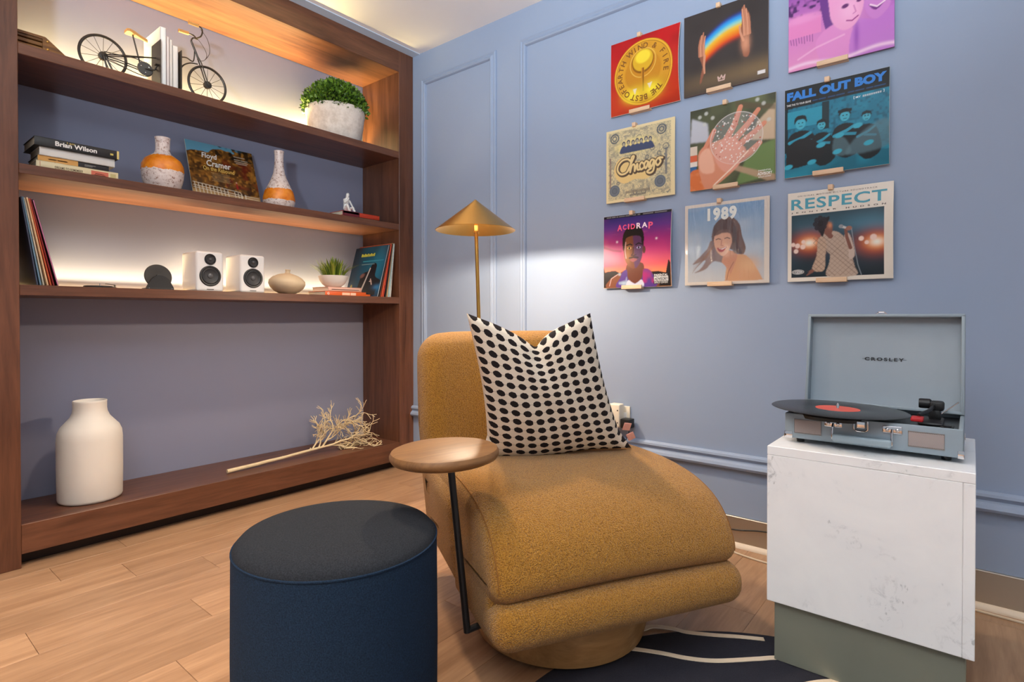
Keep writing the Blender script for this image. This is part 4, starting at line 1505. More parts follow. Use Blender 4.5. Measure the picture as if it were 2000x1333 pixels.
def cover_autumn():
    p = Paint((96, 62, 28))
    p.put(np.clip((p.nz(9, 2) - .3) * 1.8, 0, 1), (170, 110, 40), .9)
    p.put(np.clip((p.nz(24, 5) - .45) * 2.5, 0, 1), (58, 32, 18), .8)
    p.put(np.clip((p.nz(30, 8) - .55) * 3, 0, 1), (206, 142, 58), .7)
    p.put(np.clip((p.nz(12, 21) - .5) * 3, 0, 1) * (p.x > .5) * (p.y > .3) * (p.y < .8), (120, 34, 22), .8)
    sky = (p.y > .86 + .10 * p.nz(10, 4) - .10 * (1 - p.x) + .1 * p.x) & (p.x < .85)
    p.put(p.soft(sky.astype(float), 1), (110, 170, 196))
    p.put(np.clip((p.nz(20, 31) - .35) * 4, 0, 1) * (p.y > .80) * (p.x > .42), (30, 26, 18), .9)
    p.grad([(0, (226, 190, 142)), (.14, (206, 166, 112)), (.2, (176, 132, 74))], 'y', p.soft((p.y < .19 + .02 * np.sin(p.x * 8)).astype(float), 2))
    p.put(np.clip((p.nz(28, 9) - .5) * 2, 0, 1) * (p.y < .2), (150, 108, 60), .5)
    for k in range(14):
        x = .04 + .052 * k + (.05 if k > 9 else 0)
        p.line([(x, .30 - .012 * k * .6), (x + .01, .14 - .006 * k)], .011, (240, 226, 200))
    for a in (.30, .25, .215):
        p.line([(.02, a), (.40, a - .035), (.70, a - .06), (.73, a - .14)], .009, (244, 232, 208))
    for a in (.19, .155, .12):
        p.line([(.78, a), (.98, a - .01)], .009, (244, 232, 208))
    p.line([(.78, .20), (.76, .08)], .01, (244, 232, 208))
    for x0, x1, y in ((.70, .86, .87), (.70, .78, .82), (.80, .90, .82), (.70, .90, .785), (.72, .88, .755)):
        p.line([(x0, y), (x1, y)], .014, (206, 190, 168), .85)
    p.line([(.67, .30), (.665, .38)], .03, (176, 40, 34), 1, .02); p.ell(.665, .40, .014, .016, (214, 160, 130))
    return p


def cover_blue_night():
    p = Paint((22, 76, 112))
    p.put(np.clip((p.nz(6, 5) - .4) * 2, 0, 1), (26, 40, 62), .8)
    p.put(np.exp(-((p.x - .80) / .25) ** 2 - ((p.y - .62) / .35) ** 2), (32, 130, 164), .9)
    p.put(np.exp(-((p.x - .1) / .2) ** 2), (40, 42, 58), .8)
    p.blob([(.36, .02), (.34, .30), (.40, .46), (.56, .52), (.66, .66), (.78, .62), (.80, .40), (.98, .30), (.90, .10), (.86, .02)], (26, 22, 28), 1, 2)
    p.line([(.44, .06), (.52, .30), (.60, .56)], .05, (206, 204, 206), 1, .03)
    p.ell(.40, .42, .07, .04, (120, 84, 80), 1, .6, 20)
    p.line([(.68, .34), (.74, .24)], .03, (214, 190, 180)); p.line([(.66, .30), (.72, .30)], .02, (214, 190, 180))
    p.rect(.32, .70, .95, .72, (60, 160, 196), .8); p.rect(.30, .64, .70, .655, (150, 180, 190), .6)
    p.glow(.92, .18, .12, .05, (60, 140, 200), .8)
    p.ell(.12, .20, .03, .05, (130, 118, 60), .7, .6)
    return p


SLEEVES = 'record sleeves hung on the blue wall'
Yw = WY - 0.0105
bend = lambda k, r=0.0: (lambda u, v: k * math.sin(PI * v) * (0.35 + 0.65 * u) + r * u * u * v * (1 - v) * 4)
places = []
root, pl_ = sleeve('record_sleeve', 'red sleeve with a big gold medallion', (-1.051, Yw, 1.711), cover_medallion(), SLEEVES, bow=bend(.006, .016), edge=(226, 214, 206))
lettering_arc('EARTH', ink((126, 78, 14)), root, pl_, .49, .50, .308, 202, 148, .075, .02)
lettering_arc('WIND', ink((126, 78, 14)), root, pl_, .49, .50, .308, 124, 84, .075, .02)
lettering_arc('&', ink((126, 78, 14)), root, pl_, .49, .50, .308, 60, 60, .075, .02)
lettering_arc('FIRE', ink((126, 78, 14)), root, pl_, .49, .50, .308, 34, -10, .075, .02)
lettering_arc('THE', ink((126, 78, 14)), root, pl_, .49, .50, .308, -46, -66, .075, .02)
lettering_arc('BEST', ink((126, 78, 14)), root, pl_, .49, .50, .308, -84, -116, .075, .02)
lettering_arc('OF', ink((126, 78, 14)), root, pl_, .49, .50, .308, -134, -146, .075, .02)
places.append((-1.051, 1.711))
root, pl_ = sleeve('record_sleeve', 'dark sleeve with a rainbow between two hands', (-.726, Yw, 1.716), cover_rainbow(), SLEEVES, bow=bend(.003), size=.312, edge=(120, 96, 90))
places.append((-.726, 1.716))
root, pl_ = sleeve('record_sleeve', 'violet sleeve with two smiling faces cut by the frame', (-.349, Yw, 1.711), cover_violet(), SLEEVES, bow=bend(.004), edge=(150, 100, 160))
places.append((-.349, 1.711))
root, pl_ = sleeve('record_sleeve', 'tan engraved-looking sleeve with ornate script lettering', (-1.073, Yw, 1.344), cover_filigree(), SLEEVES, bow=bend(.002), edge=(232, 218, 188), gloss=False)
places.append((-1.073, 1.344))
root, pl_ = sleeve('record_sleeve', 'sleeve with an open hand holding a speckled clear disc', (-.700, Yw, 1.345), cover_hand(), SLEEVES, bow=bend(.004), size=.312, edge=(180, 170, 150))
lettering([('PARENTAL', .815, .118, .955, .135, .008), ('ADVISORY', .805, .072, .965, .108, .02), ('EXPLICIT CONTENT', .815, .045, .955, .062, .005)], ink((238, 238, 234)), root, pl_)
places.append((-.700, 1.345))
root, pl_ = sleeve('record_sleeve', 'teal and black sleeve with four seated figures', (-.3605, Yw, 1.343), cover_teal_band(), SLEEVES, bow=bend(.003, .006), edge=(206, 206, 200))
lettering([('FALL OUT BOY', .025, .862, .975, .962, .06, 0, 1.02)], ink((38, 122, 206)), root, pl_)
lettering([('TAKE THIS TO YOUR GRAVE', .022, .806, .270, .828, .012)], ink((226, 226, 226)), root, pl_)
lettering([('[', .680, .735, .690, .765, .012), ('MY', .70, .740, .745, .760, .012), (']', .945, .745, .955, .775, .012)], ink((220, 226, 228)), root, pl_)
places.append((-.3605, 1.343))
root, pl_ = sleeve('record_sleeve', 'sunset sleeve with a man in a patterned vest', (-1.085, Yw, .979), cover_sunset(), SLEEVES, bow=bend(.003, .008), edge=(226, 218, 212))
lettering([('A', .215, .782, .290, .868, .03), ('C', .30, .792, .355, .862, .03), ('I', .376, .792, .398, .866, .0), ('D', .42, .79, .485, .862, .03), ('P', .68, .772, .745, .862, .03)], ink((238, 84, 130)), root, pl_)
lettering([('R', .505, .79, .575, .866, .03), ('A', .585, .795, .665, .866, .03)], ink((244, 226, 236)), root, pl_)
advisory_text(root, pl_, .755, .035, .965, .175)
places.append((-1.085, .979))
root, pl_ = sleeve('record_sleeve', 'cream-edged pale blue sleeve with a laughing woman', (-.720, Yw, .979), cover_sky_portrait(), SLEEVES, bow=bend(.002), size=.312, edge=(236, 224, 212))
lettering([('1989', .285, .775, .635, .935, .05, 0, 1.15)], ink((236, 238, 232)), root, pl_)
places.append((-.720, .979))
# clear wrapping with creases over the pale blue sleeve
film = NT('clear_wrap_film')
for nd in list(film.t.nodes):
    if nd.type == 'BSDF_PRINCIPLED':
        film.t.nodes.remove(nd)
out = [nd for nd in film.t.nodes if nd.type == 'OUTPUT_MATERIAL'][0]
tr = film.n('BsdfTransparent'); gl = film.n('BsdfGlossy'); gl.inputs['Roughness'].default_value = 0.12
mx = film.n('MixShader'); mx.inputs[0].default_value = 0.15
cr = film.noise(film.coord('Object', (60, 60, 5)), 1.0, 4, 0.6, 0.6)
bp = film.n('Bump'); bp.inputs['Strength'].default_value = 1.0; bp.inputs['Distance'].default_value = 0.006
film.l(cr, bp.inputs['Height']); film.l(bp.outputs[0], gl.inputs['Normal'])
film.l(tr.outputs[0], mx.inputs[1]); film.l(gl.outputs[0], mx.inputs[2]); film.l(mx.outputs[0], out.inputs[0])
mb = MB(); mb.grid(lambda i, j: Vector((-.155 + .31 * i, -.0062 - bend(.002)(i, j), .001 + .31 * j)), 13, 13)
o = mb.build('wrap_film', film.m, root, smooth=True)
o['label'] = 'creased clear wrapping film'
root, pl_ = sleeve('record_sleeve', 'cream sleeve with teal heading over a stage singer', (-.3485, Yw, .979), cover_stage(), SLEEVES, bow=bend(.003, .010), edge=(236, 228, 216))
lettering([('RESPECT', .035, .805, .945, .925, .018, 0, 1.08)], ink((70, 152, 172)), root, pl_)
lettering([('ORIGINAL MOTION PICTURE SOUNDTRACK', .10, .948, .86, .962, .004, 0, 1.4), ('JENNIFER', .035, .762, .485, .780, .02, 0, 2.2), ('HUDSON', .575, .762, .935, .780, .02, 0, 2.2)], ink((66, 52, 50)), root, pl_)
lettering([('EPIC', .070, .097, .140, .113, .02)], ink((40, 42, 46)), root, pl_)
places.append((-.3485, .979))

# birch ledges below and pegs above, each fixed to the wall on its own
who = ['red medallion', 'dark rainbow', 'violet faces', 'tan script', 'open hand', 'teal band', 'sunset portrait', 'pale blue portrait', 'cream and teal']
for (x, z), w in zip(places, who):
    mb = MB()
    mb.box(-.046, .046, -.024, 0, -.006, 0, .001, 1)
    mb.box(-.046, .046, -.026, -.020, -.006, .010, .001, 1)
    o = mb.build('record_ledge', M['clip_wood'], None, smooth=False)
    o.location = (x - .018, WY - 0.0002, z)
    tag(o, 'pale wooden ledge under the %s sleeve' % w, 'ledge', 'wooden ledges under the record sleeves')
for (x, z), w in zip(places, who):
    if w == 'violet faces':
        continue
    s = .312 if w in ('dark rainbow', 'open hand', 'pale blue portrait') else .309
    mb = MB()
    mb.box(-.008, .008, -.013, 0, .001, .013, .001, 1)
    mb.box(-.008, .008, -.024, -.012, -.005, .013, .002, 2)
    o = mb.build('record_peg', M['clip_wood'], None, smooth=False)
    o.location = (x - .022, WY - 0.0002, z + s)
    tag(o, 'small wooden peg above the %s sleeve' % w, 'peg', 'wooden pegs above the record sleeves')
# ================================================================ things on the shelves
S1, S2, S3, S0 = 1.7852, 1.3782, 0.9662, 0.1482
FACE = R(90)          # local -y looks out of the shelf, local +x runs towards the corner


def book(label, loc, L, D, T, cover, group=None, texts=(), standing=False, rotz=0.0, hard=True, bands=(), pages=None):
    """lying: spine (length L) faces -y, thickness T up. standing: spine upright."""
    rot = Euler((0, 0, FACE + rotz))
    if standing:
        rot = (Matrix.Rotation(FACE + rotz, 3, 'Z') @ Matrix.Rotation(R(-90), 3, 'Y')).to_euler()
        loc = (loc[0], loc[1] + T, loc[2])
    root = thing('book', label, 'book', loc, 0, group, rot)
    c = plain('book_cover', cover, 0.45, var=0.03) if isinstance(cover, tuple) else cover
    b = 0.0022 if hard else 0.0009
    mb = MB()
    mb.box(0, L, 0, D, 0, b, 0.0006, 1)
    mb.box(0, L, 0, D, T - b, T, 0.0006, 1)
    mb.box(0, L, 0, b, 0, T, 0.0008, 2)
    mb.build('cover', c, root)
    e = 0.003 if hard else 0.0006
    mb = MB(); mb.box(e, L - e, b, D - e, b, T - b)
    mb.build('page_block', pages or M['pages'], root, smooth=False)
    pl = lambda x, y: (x, -0.0006, y)
    for x0, x1, z0, z1, rgb in bands:
        mb = MB(); mb.box(x0, x1, -0.0003, 0.0005, z0, z1)
        mb.build('spine_band', ink(rgb), root, smooth=False)
    for items, rgb in texts:
        lettering(items, ink(rgb), root, pl)
    return root


# ---- top shelf
tray = thing('wooden_box', 'dark slatted wooden box at the left end of top shelf', 'box', (-2.655, .43, S1), R(90))
mb = MB()
slats = []
for k in range(4):
    z = .004 + k * .017
    mb = MB(); mb.box(.002, .082, -.075 - .0, .075, z, z + .013, .0015, 1)
    mb.build('slat', wood('box_wood', (70, 38, 16), (150, 98, 40), 0, 2, 0.5) if k == 0 else bpy.data.materials['box_wood'], tray, smooth=False)
mb = MB()
mb.poly([(.078, -.080, 0), (.162, -.080, .0), (.166, -.080, .008), (.086, -.080, .073), (.0, -.080, .073), (.0, -.080, .064), (.078, -.080, .064)], (0, .16, 0))
mb.build('folded_lid', bpy.data.materials['box_wood'], tray, smooth=False)
for x, z in ((.092, .058), (.092, .030), (.158, .007)):
    mb = MB(); ball(mb, (x, -.081, z), .004, .002, .004, 10, 6)
    mb.build('stud', M['brass'], tray)

IR = M['iron']
tan = plain('tan_leather', (206, 150, 84), 0.5, var=0.1, scale=80)


def wheel(parent, cx, cz, y, rad, dark=IR):
    mb = MB(); mb.tube([(cx + rad * math.cos(a), y, cz + rad * math.sin(a)) for a in [2 * PI * k / 48 for k in range(48)]], .0052, 10, closed=True)
    w = mb.build('wheel', dark, parent)
    mb = MB()
    for k in range(14):
        a = 2 * PI * k / 14 + .2
        mb.tube([(cx + .012 * math.cos(a), y, cz + .012 * math.sin(a)), (cx + (rad - .003) * math.cos(a), y, cz + (rad - .003) * math.sin(a))], .0009, 5)
    mb.build('spokes', dark, w)
    mb = MB(); mb.lathe([(0, -.010), (.006, -.010), (.007, -.008), (.016, -.006), (.016, .006), (.007, .008), (.006, .010), (0, .010)], 20, Matrix.Translation((cx, y, cz)) @ Matrix.Rotation(R(90), 4, 'X'))
    mb.build('hub', dark, w)


# rear half of the bicycle; local x along the shelf measured from Y = 0.70
rb = thing('bicycle_bookend', 'dark iron bookend shaped like the rear half of a bicycle', 'bookend', (-2.625, .702, S1), FACE)
RW = .0818
wheel(rb, 0, RW + .004, 0, RW - .005)
mb = MB()
px_ = .184
mb.box(px_ - .002, px_, -.055, .045, 0, .205, .0008, 1)
mb.box(px_ - .0, px_ + .012, -.055, .045, 0, .0012)
mb.build('plate', IR, rb)
mb = MB()
hub = Vector((0, 0, RW + .004))
for y in (-.010, .010):
    mb.tube([(0, y, hub.z + .004), (.06, y * 1.0, .108), (px_ - .002, -.004, .142)], .0022, 8)
    mb.tube([(0, y, hub.z), (.05, y, .086), (.120, y * 1.0, .078)], .0022, 8)
mb.tube([(.142, -.004, .075), (px_ - .002, -.004, .095)], .003, 8)
mb.build('frame', IR, rb)
mb = MB()
for s in (.011, -.0):
    pass
mb.tube(spline([(0, -.014, hub.z + .014), (.05, -.014, .104), (.105, -.014, .110), (.150, -.014, .098), (.166, -.014, .078), (.155, -.014, .056), (.125, -.014, .050), (.06, -.014, .062), (0, -.014, hub.z - .012)], 6), .0018, 6)
mb.build('chain', IR, rb)
mb = MB()
cm = Matrix.Translation((.138, -.016, .079)) @ Matrix.Rotation(R(90), 4, 'X')
n = 26
rim = []
for k in range(2 * n):
    a = 2 * PI * k / (2 * n)
    r = .0285 if k % 2 == 0 else .0262
    rim.append((.138 + r * math.cos(a), -.019, .079 + r * math.sin(a)))
mb.poly(rim, (0, .004, 0))
mb.build('chainring', plain('gear_grey', (92, 90, 86), .4, .6), rb)
for k in range(3):
    a = .6 + k * 2.1
    mb = MB(); ball(mb, (.138 + .016 * math.cos(a), -.020, .079 + .016 * math.sin(a)), .003, .002, .003, 10, 6)
    mb.build('bolt', M['chrome'], rb)
mb = MB()
mb.tube([(.138, -.020, .079), (.168, -.026, .080), (.180, -.030, .104)], .0026, 8)
mb.box(.168, .188, -.042, -.022, .102, .107, .001, 1)
mb.build('pedal_crank', IR, rb)
mb = MB(); mb.tube([(.128, 0, .090), (.100, 0, .208)], .003, 8)
mb.build('seat_post', IR, rb)
mb = MB()
P = [(-.022, .016), (-.014, .022), (.006, .015), (.030, .006), (.052, .004), (.056, 0)]
ring = [(x, w) for x, w in P] + [(x, -w) for x, w in reversed(P[:-1])]
mb.poly([(.098 + x, w, .209 + .012 * (abs(w) < .016) * 0 - .004 * max(0, x) / .05 * 3) for x, w in ring], (0, 0, .011))
mb.build('saddle', tan, rb)
for dx in (.018, -.006):
    mb = MB(); mb.tube([(0 + dx * .3, -.016, hub.z - .006), (.022 + dx, -.020, .002)], .0036, 8)
    mb.build('kickstand', IR, rb)

fb = thing('bicycle_bookend', 'dark iron bookend shaped like the front half of a bicycle', 'bookend', (-2.60, .962, S1), FACE)
fx = .116
wheel(fb, fx, RW + .004, 0, RW - .005)
mb = MB(); mb.box(0, .003, -.03, .055, 0, .188, .0008, 1); mb.box(-.010, .001, -.03, .055, 0, .0012)
mb.build('plate', IR, fb)
mb = MB()
hd0, hd1 = Vector((.050, 0, .255)), Vector((.078, 0, .190))
for y in (-.009, .009):
    mb.tube([hd1 + Vector((0, y * .6, 0)), (.088, y, .17), (fx, y, RW + .004)], .0027, 8)
mb.tube([hd0, hd1], .0042, 10)
mb.tube(spline([(.002, 0, .168), (.03, 0, .176), (.058, 0, .170), (.064, 0, .215)], 5), .0026, 8)
mb.tube(spline([(.002, 0, .105), (.018, 0, .138), (.045, 0, .158), (.076, 0, .164)], 5), .0028, 8)
mb.build('fork', IR, fb)
mb = MB()
mb.tube(spline([hd0, (.058, 0, .270), (.076, 0, .270)], 4), .003, 8)
for s in (-1, 1):
    mb.tube(spline([(.070, 0, .272), (.082, s * .022, .280), (.078, s * .042, .300), (.058, s * .050, .306), (.040, s * .052, .306)], 4), .003, 8)
mb.build('handlebar', IR, fb)
for s in (-1, 1):
    mb = MB(); mb.tube([(.060, s * .051, .306), (.020, s * .053, .305)], .0072, 12)
    mb.build('grip', tan, fb)
for s in (-1, 1):
    mb = MB(); mb.tube(spline([(.074, s * .036, .302), (.105, s * .030, .270), (.120, s * .015, .225), (.104, 0, .190), (.082, 0, .180)], 6), .0011, 5)
    mb.build('brake_cable', IR, fb)

GB = 'pale books held between the bicycle bookends'
book('tallest white book between the bicycle bookends', (-2.585, .888, S1 + .0013), .262, .185, .022, (240, 238, 234), GB, standing=True)
book('thin pale pink-edged book second from the left bookend', (-2.588, .9115, S1 + .0013), .232, .17, .012, (226, 204, 196), GB, standing=True, bands=((.002, .228, .0045, .0075, (240, 232, 226)),))
book('thin cream book third from the left bookend', (-2.590, .925, S1 + .0013), .224, .17, .010, (236, 226, 216), GB, standing=True)
book('short cream book against the front bicycle bookend', (-2.588, .9362, S1 + .0013), .203, .165, .020, (240, 230, 220), GB, standing=True)
for o in list(bpy.data.objects):
    if o.get('group') == GB:
        o.location.z += o.children[0].bound_box[6][0] if False else 0


def leaf_cloud(mb, n, fn, size, seed):
    r = random.Random(seed)
    for _ in range(n):
        p, nrm = fn(r)
        d = (nrm + Vector((r.uniform(-.7, .7), r.uniform(-.7, .7), r.uniform(-.3, .8)))).normalized()
        s = d.cross(Vector((r.uniform(-1, 1), r.uniform(-1, 1), r.uniform(-1, 1)))).normalized()
        L = size * r.uniform(.7, 1.3)
        w = L * .36
        up = d.cross(s)
        a = mb.bm.verts.new(p)
        b = mb.bm.verts.new(p + d * L * .55 + s * w)
        c = mb.bm.verts.new(p + d * L + up * L * .08)
        e = mb.bm.verts.new(p + d * L * .55 - s * w)
        mb.bm.faces.new((a, b, c)); mb.bm.faces.new((a, c, e))


def foliage(name, c1, c2, scale=60):
    t = NT(name)
    g = t.n('NewGeometry')
    col = t.ramp(g.outputs['Random Per Island'], [(0.0, C3(c1)), (1.0, C3(c2))])
    t.set(col, 0.45)
    t.b.inputs['Subsurface Weight'].default_value = 0.0
    return t.m


bw = thing('boxwood_planter', 'clipped boxwood dome in a pale concrete pot', 'plant', (-2.665, 1.762, S1), FACE)
conc = NT('pale_concrete')
v = conc.coord()
n1 = conc.noise(v, 22, 5, .7)
conc.set(conc.ramp(n1, [(.3, C3((196, 180, 166))), (.6, C3((226, 214, 202))), (.8, C3((214, 196, 180)))]), .85)
conc.bump(conc.noise(v, 90, 3), .4, .003)
mb = MB(); mb.lathe([(0, .0), (.126, 0), (.131, .006), (.145, .09), (.151, .145), (.154, .150), (.155, .176), (.153, .180), (.146, .180), (.143, .150), (0, .150)], 56)
mb.build('pot', conc.m, bw)
mb = MB()
_r = random.Random(2)


def dome(r):
    a, z = r.uniform(0, 2 * PI), r.uniform(-.12, 1)
    q = math.sqrt(max(0, 1 - z * z))
    k = r.uniform(.72, 1.0)
    bump = 1 + .06 * math.sin(5 * a) * q
    n = Vector((q * math.cos(a), q * math.sin(a), z))
    return Vector((n.x * .163 * k * bump, n.y * .157 * k * bump, .178 + n.z * .152 * k)), n


leaf_cloud(mb, 4200, dome, .021, 8)
o = mb.build('foliage', foliage('boxwood_leaf', (34, 62, 14), (104, 140, 40)), bw, smooth=False, fix=False)
o['kind'] = 'stuff'
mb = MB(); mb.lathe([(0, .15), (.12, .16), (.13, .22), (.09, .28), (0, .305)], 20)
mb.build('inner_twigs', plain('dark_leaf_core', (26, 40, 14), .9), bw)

# ---- second shelf
GS = 'books stacked at the left of the second shelf'
zz = S2
b1 = book('cream book at the bottom of the second-shelf stack', (-2.548, .482, zz), .246, .16, .031, (232, 214, 170), GS,
          texts=(([('DREAMS TO REMEMBER', .052, .010, .135, .019, .004)], (96, 78, 50)),),
          bands=((.010, .0115, .003, .028, (190, 120, 80)), (.160, .214, .005, .025, (214, 110, 84)), (.220, .238, .006, .024, (206, 190, 130)), (.168, .206, .009, .011, (240, 206, 186)), (.172, .202, .014, .016, (240, 206, 186))))
b2 = book('tan and black book second in the second-shelf stack', (-2.556, .488, zz + .0312), .212, .15, .020, (40, 36, 36), GS,
          bands=((.0, .116, .0, .020, (216, 160, 84)), (.03, .052, .008, .0115, (150, 100, 50)), (.056, .084, .008, .0115, (150, 100, 50)), (.136, .170, .011, .0125, (170, 166, 156)), (.136, .160, .007, .0085, (170, 166, 156))), texts=())
b3 = book('white book third in the second-shelf stack', (-2.552, .492, zz + .0514), .226, .15, .030, (232, 228, 220), GS)
b4 = book('black hardback on top of the second-shelf stack', (-2.540, .476, zz + .0816), .252, .17, .031, (34, 32, 32), GS,
          texts=(([('Brian Wilson', .058, .0075, .182, .0245, .03)], (236, 232, 226)), ([('I am', .092, .0215, .115, .0285, .01)], (206, 178, 84))),
          bands=((.2455, .2525, .0, .031, (216, 196, 120)), (.224, .234, .011, .018, (206, 186, 90))))


def glaze(name, lo, hi, drip):
    t = NT(name)
    tc = t.n('TexCoord'); sp = t.n('SeparateXYZ')
    t.l(tc.outputs['Object'], sp.inputs[0])
    v = t.coord()
    z = t.math('ADD', sp.outputs[2], t.math('MULTIPLY_ADD', t.noise(v, 46, 4, .6), drip * 2, -drip))
    band = t.math('MULTIPLY', t.math('GREATER_THAN', z, lo), t.math('LESS_THAN', z, hi))
    sp1 = t.noise(v, 75, 5, .75)
    base = t.ramp(sp1, [(.36, C3((150, 112, 96))), (.46, C3((222, 204, 196))), (.7, C3((236, 224, 218)))])
    org = t.ramp(t.noise(v, 30, 3), [(.3, C3((214, 112, 20))), (.7, C3((240, 150, 40)))])
    t.set(t.mix(band, base, org), .22)
    t.bump(sp1, .35, .004)
    return t.m


va = thing('glazed_vase', 'round speckled vase with orange band and short neck', 'vase', (-2.62, .907, S2), 0, 'orange banded glazed vases')
mb = MB(); mb.lathe([(0, 0), (.056, 0), (.064, .012), (.075, .05), (.0785, .085), (.0765, .108), (.066, .130), (.046, .146), (.032, .156), (.0275, .168), (.0265, .19), (.0275, .215), (.030, .2235), (.0275, .2245), (.0235, .218), (.0225, .17), (0, .16)], 48)
mb.build('body', glaze('orange_band_glaze_round', .082, .146, .012), va, angle=60)
vb = thing('glazed_vase', 'bottle-shaped speckled vase with orange band and long neck', 'vase', (-2.62, 1.417, S2), 0, 'orange banded glazed vases')
mb = MB(); mb.lathe([(0, 0), (.060, 0), (.067, .010), (.073, .035), (.0735, .055), (.066, .085), (.052, .115), (.038, .145), (.0275, .175), (.0225, .205), (.0205, .24), (.0208, .265), (.0235, .284), (.0215, .2855), (.0175, .279), (.016, .22), (0, .2)], 48)
mb.build('body', glaze('orange_band_glaze_bottle', .040, .094, .010), vb, angle=60)
root, pl_ = sleeve('record_sleeve', 'autumn-coloured sleeve leaning between the two orange vases', (-2.700, 1.215, S2 + .0018), cover_autumn(), None, size=.311, edge=(200, 200, 186), rot=(Matrix.Rotation(FACE, 3, 'Z') @ Matrix.Rotation(R(-20), 3, 'X')).to_euler())
lettering([('Floyd', .205, .715, .43, .83, .02, .15), ('Cramer', .26, .61, .62, .715, .02, .15)], ink((238, 232, 222)), root, pl_)
lettering([('On the Rebound', .20, .535, .66, .605, .015, .1)], ink((226, 186, 92)), root, pl_)
for k in range(7):
    mb = MB()
    a, b = pl_(.30 + .01 * (k % 3), .50 - .022 * k), pl_(.58 - .015 * (k % 2), .503 - .022 * k)
    mb.box(a[0], b[0], a[1] - .0002, a[1], a[2], a[2] + .0016)
    mb.build('printed_line', ink((176, 150, 112)), root, smooth=False)
GF = 'books under the white figurine'
book('cream and pink book under the red one by the corner', (-2.560, 1.735, S2), .228, .17, .013, (226, 190, 150), GF, bands=((.0, .09, .0, .013, (206, 110, 120)),))
book('red and maroon book below the white figurine', (-2.556, 1.732, S2 + .0132), .236, .175, .024, (204, 62, 30), GF, bands=((0, .105, 0, .024, (110, 28, 40)), (.004, .10, .012, .022, (90, 96, 90))),
     texts=(([('ANTHONY', .112, .008, .152, .018, .006), ('KIEDIS', .160, .008, .195, .018, .006)], (236, 130, 90)),) if False else ())
fg = thing('figurine', 'small white seated thinking figurine on the red book', 'figurine', (-2.600, 1.785, S2 + .0374), FACE)


def skin_body(name, joints, edges, mat, parent, root=0, levels=2):
    me = bpy.data.meshes.new(name)
    me.from_pydata([j[0] for j in joints], edges, [])
    ob = link(name, me, parent)
    md = ob.modifiers.new('skin', 'SKIN')
    md.use_smooth_shade = True
    for i, j in enumerate(joints):
        r = j[1]
        me.skin_vertices[0].data[i].radius = (r, r)
        me.skin_vertices[0].data[i].use_root = (i == root)
    sd = ob.modifiers.new('subdivision', 'SUBSURF')
    sd.levels = levels; sd.render_levels = levels
    bpy.context.view_layer.update()
    ev = ob.evaluated_get(bpy.context.evaluated_depsgraph_get())
    m2 = bpy.data.meshes.new_from_object(ev)
    ob.modifiers.clear()
    ob.data = m2
    m2.name = name
    m2.materials.clear(); m2.materials.append(mat)
    m2.polygons.foreach_set('use_smooth', [True] * len(m2.polygons))
    return ob


J = [((0, .004, .012), .013), ((-.002, .002, .036), .0115), ((-.003, -.002, .058), .0125), ((-.002, -.005, .073), .006),
     ((.0, -.008, .082), .0095), ((.001, -.011, .094), .0105), ((.001, -.010, .104), .006),
     ((-.017, -.004, .066), .006), ((-.022, -.016, .046), .0048), ((-.006, -.026, .064), .004), ((.0, -.022, .077), .0045),
     ((.015, -.003, .066), .006), ((.023, -.010, .045), .0048), ((.020, -.026, .030), .004), ((.018, -.036, .018), .0042),
     ((-.011, -.004, .012), .0105), ((-.014, -.030, .036), .0085), ((-.008, -.036, .004), .006), ((-.008, -.048, .004), .005),
     ((.011, -.004, .011), .010), ((.018, -.034, .026), .0075), ((.020, -.040, .005), .0055), ((.021, -.050, .004), .0045)]
E_ = [(0, 1), (1, 2), (2, 3), (3, 4), (4, 5), (5, 6), (2, 7), (7, 8), (8, 9), (9, 10), (2, 11), (11, 12), (12, 13), (13, 14), (0, 15), (15, 16), (16, 17), (17, 18), (0, 19), (19, 20), (20, 21), (21, 22)]
skin_body('body', J, E_, M['white'], fg)

# ---- third shelf
GL = 'record sleeves leaning at the left of the third shelf'
cols = [((40, 48, 70), 'dark navy'), ((110, 140, 160), 'dull blue'), ((220, 206, 180), 'pale cream'), ((226, 186, 140), 'warm tan'), ((190, 84, 44), 'rust red'), ((150, 40, 40), 'deep red'), ((200, 120, 160), 'pink-edged black')]
for k, (c, nm) in enumerate(cols):
    a = R(8.0 + 0.8 * k)
    root = thing('record_sleeve', '%s sleeve leaning against the left end of third shelf' % nm, 'record sleeve', (-2.53 - .004 * (k % 3), .478 + .0095 * k, S3 + .001), 0, GL,
                 (Matrix.Rotation(FACE, 3, 'Z') @ Matrix.Rotation(-a, 3, 'Y')).to_euler())
    mb = MB(); mb.box(0, .0045, 0, .295, .0, .305 + .002 * (k % 2), .0008, 1)
    mb.build('card', plain('sleeve_card', c if k < 6 else (44, 26, 34), .5), root, smooth=False)
    mb = MB(); mb.box(.001, .0035, -.0008, .002, .002, .302)
    mb.build('spine_edge', plain('sleeve_spine', c if k != 0 else (70, 80, 100), .6, var=.25, scale=160), root, smooth=False)

